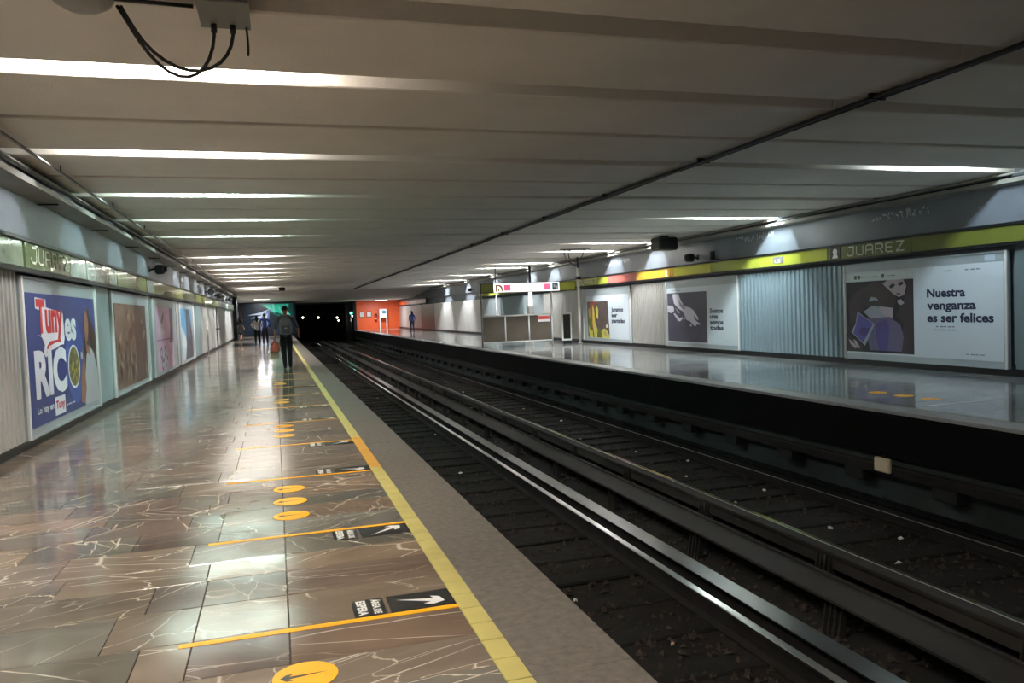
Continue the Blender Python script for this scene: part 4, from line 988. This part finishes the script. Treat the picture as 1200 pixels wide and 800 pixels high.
    for i, (r, c) in enumerate(rings):
        for q in range(n):
            a = 2*PI*q/n; front = max(0, math.sin(a)); drop = c*.115*k if c > 0 else c*.1*k
            if i > 4: drop += front*.06*k
            b.v.append((hx+math.cos(a)*r*.088*k, hy-.006*k+math.sin(a)*r*(.104 if math.sin(a) < 0 else .098)*k, hz-.012*k+drop))
    for i in range(6):
        for q in range(n): b.face([i*n+q, i*n+(q+1)%n, (i+1)*n+(q+1)%n, (i+1)*n+q])
    b.build('hair', M_hair, t)
    if hair == 'long':
        b = MB(); b.s = True
        b.tube([(hx, hy-.06*k, hz+.03*k), (hx, hy-.09*k, hz-.06*k), (hx, hy-.12*k, hz-.13*k), (hx+.01, hy-.14*k, hz-.20*k), (hx, hy-.15*k, hz-.27*k)], [.06*k, .075*k, .075*k, .06*k, .03*k], 10)
        b.build('long_hair', M_hair, t)
    for s_ in (-1, 1):
        MB().lathe([(.001, -.006*k), (.010*k, -.003*k), (.011*k, .003*k), (.001, .008*k)], 8, (hx+s_*.031*k, hy+.078*k, hz-.012*k), 'y').build('eye', M_black, t)
        MB().lathe([(.012*k, -.006*k), (.022*k, 0), (.012*k, .006*k)], 8, (hx+s_*.082*k, hy, hz-.03*k), 'x').build('ear', M_skin, t)
    b = MB(); b.v = [(hx-.012*k, hy+.080*k, hz-.055*k), (hx+.012*k, hy+.080*k, hz-.055*k), (hx, hy+.108*k, hz-.052*k), (hx, hy+.084*k, hz-.005*k)]
    for f in ((0,1,2), (0,2,3), (1,3,2), (0,3,1)): b.face(list(f))
    b.build('nose', M_skin, t)
    MB().bev((hx-.022*k, hy+.070*k, hz-.085*k), (hx+.022*k, hy+.084*k, hz-.076*k), .002).build('mouth', mat('lips', (128, 70, 64), .5), t)
    if skirt:
        b = MB(); b.s = True; b.lathe([(.14*k, .98*k), (.165*k, .85*k), (.17*k, .62*k), (.165*k, .48*k)], 16); b.build('skirt', pants, t)
    return t, J
NAVYBLK = mat('charcoal_shirt', (82, 86, 94), .8, var=.1, vscale=12); TROU = mat('dark_trousers', (22, 24, 30), .85)
mx, my = .285, 22.98
t, J = person('man walking away in a dark short-sleeved shirt and dark trousers by the yellow line', (mx, my, 0), .02, 1.80, NAVYBLK, TROU,
    (-.055, -.04, 0), (.085, .16, 0), ((-.29, -.03, 1.15), (-.28, .06, .93), (0, .1, -1)), ((.31, -.03, 1.16), (.34, .12, .98), (0, .4, -1)), loose=1.15)
# collar and backpack
MB().lathe([(.060, 1.50), (.064, 1.515), (.060, 1.53)], 14, (0, .0, 0)).build('collar', mat('pale_collar', (196, 192, 186), .7), t)
M_bp = mat('grey_backpack', (126, 130, 136), .7, var=.12, vscale=14); M_bp2 = mat('dark_backpack', (92, 96, 104), .7)
bp = thing('backpack', 'grey backpack on the back of the man near the yellow line', 'backpack', (mx, my-.12, .98), .02)
b = MB(); b.s = True
rings = [(-.0, .12, .05), (.03, .155, .09), (.16, .175, .105), (.32, .165, .095), (.43, .13, .07), (.49, .06, .03)]
for (z, w_, d_) in rings:
    for q in range(16):
        a = 2*PI*q/16; ca, sa = math.cos(a), math.sin(a)
        b.v.append((w_*abs(ca)**.6*(1 if ca > 0 else -1), -.09+d_*abs(sa)**.6*(1 if sa > 0 else -1), z))
for i in range(5):
    for q in range(16): b.face([i*16+q, i*16+(q+1)%16, (i+1)*16+(q+1)%16, (i+1)*16+q])
b.s = False; b.face(list(range(15, -1, -1))); b.face([80+q for q in range(16)]); b.build('main_bag', M_bp, bp)
MB().bev((-.12, -.235, .04), (.12, -.17, .25), .03).build('front_pocket', M_bp2, bp)
MB().box((-.03, -.24, .17), (.03, -.2355, .19)).build('label_tab', M_white, bp)
MB().tube(bez([(-.04, -.09, .47), (-.03, -.10, .55), (.03, -.10, .55), (.04, -.09, .47)], 8), .012, 6).build('grab_handle', M_bp2, bp)
for s_ in (-1, 1): MB().tube([(s_*.07, -.05, .46), (s_*.09, .03, .55), (s_*.115, .14, .53), (s_*.13, .21, .38), (s_*.15, .16, .15), (s_*.16, .0, .06)], .018, 6).build('shoulder_strap', M_bp2, bp)
hx, hy, hz = J['apalm'][:3]
bg = thing('carrier_bag', 'salmon red shopping bag in the left hand of the man with the backpack', 'bag', (mx+hx-.02, my+hy+.01, hz-.40))
M_rbag = mat('red_bag', (240, 130, 112), .5, var=.15, vscale=9)
b = MB(); b.s = True
for (z, w_, d_) in ((0, .11, .06), (.05, .135, .075), (.16, .13, .07), (.25, .08, .05), (.29, .035, .03)):
    for q in range(12): a = 2*PI*q/12; b.v.append((w_*math.cos(a)*(1+.05*math.sin(5*a)), d_*math.sin(a), z))
for i in range(4):
    for q in range(12): b.face([i*12+q, i*12+(q+1)%12, (i+1)*12+(q+1)%12, (i+1)*12+q])
b.face(list(range(11, -1, -1))); b.face([48+q for q in range(12)]); b.build('bag_body', M_rbag, bg)
MB().tube(bez([(-.03, 0, .28), (-.03, 0, .42), (.03, 0, .42), (.03, 0, .28)], 8), .008, 5).build('handle', M_rbag, bg)
bg2 = thing('paper_bag', 'beige paper bag hanging below the red shopping bag', 'bag', (mx+hx-.04, my+hy+.06, hz-.60))
MB().prism([(-.13, 0), (.13, 0), (.125, .30), (-.125, .30)], 'y', 0, .10).build('bag_body', mat('beige_paper', (206, 192, 160), .7), bg2)
for yy in (.02, .08): MB().tube(bez([(-.06, yy, .29), (-.05, yy, .56), (.07, -.02, .58), (.06, yy, .29)], 8), .005, 5).build('handle', M_grey, bg2)
person('woman with long dark hair in a loose white blouse and black trousers', (-.98, 46.3, 0), .0, 1.62, mat('white_blouse', (244, 242, 246), .7), TROU,
    (-.10, .10, 0), (.14, -.10, 0), ((-.31, -.02, 1.18), (-.24, .12, 1.05), (.3, .6, -.2)), ((.31, -.02, 1.18), (.24, .12, 1.05), (-.3, .6, -.2)), True, True, 1.5, hair='long')
person('man in a blue shirt and dark grey trousers walking toward the mural', (-.55, 45.8, 0), -.1, 1.72, mat('blue_shirt', (64, 80, 150), .75), mat('slate_trousers', (44, 46, 58), .8),
    (-.08, -.08, 0), (.11, .14, 0), ((-.28, -.02, 1.15), (-.27, .14, .95), (0, .3, -1)), ((.29, -.02, 1.15), (.27, .16, 1.0), (0, .4, -1)), False, True, 1.08)
person('woman in a black outfit standing close to the left wall', (-2.3, 57.0, 0), -.7, 1.62, mat('black_top', (30, 28, 32), .75), mat('black_skirt', (20, 20, 24), .8),
    (-.08, .05, 0), (.10, -.08, 0), ((-.25, .02, 1.15), (-.12, .20, 1.12), (.6, .3, 0)), ((.25, .02, 1.15), (.2, .16, .95), (0, .3, -1)), True, False, 1.0, hair='long', skirt=True)
person('person in blue clothes walking on the right platform before the orange wall', (9.75, 57.5, 0), .15, 1.60, mat('blue_dress', (44, 66, 142), .75), mat('dark_blue_trousers', (30, 34, 58), .8),
    (-.08, .10, 0), (.10, -.08, 0), ((-.24, .0, 1.15), (-.2, .14, 1.0), (.2, .6, -.4)), ((.25, .0, 1.15), (.24, .12, .93), (0, .3, -1)), True, True, 1.12, hair='long')
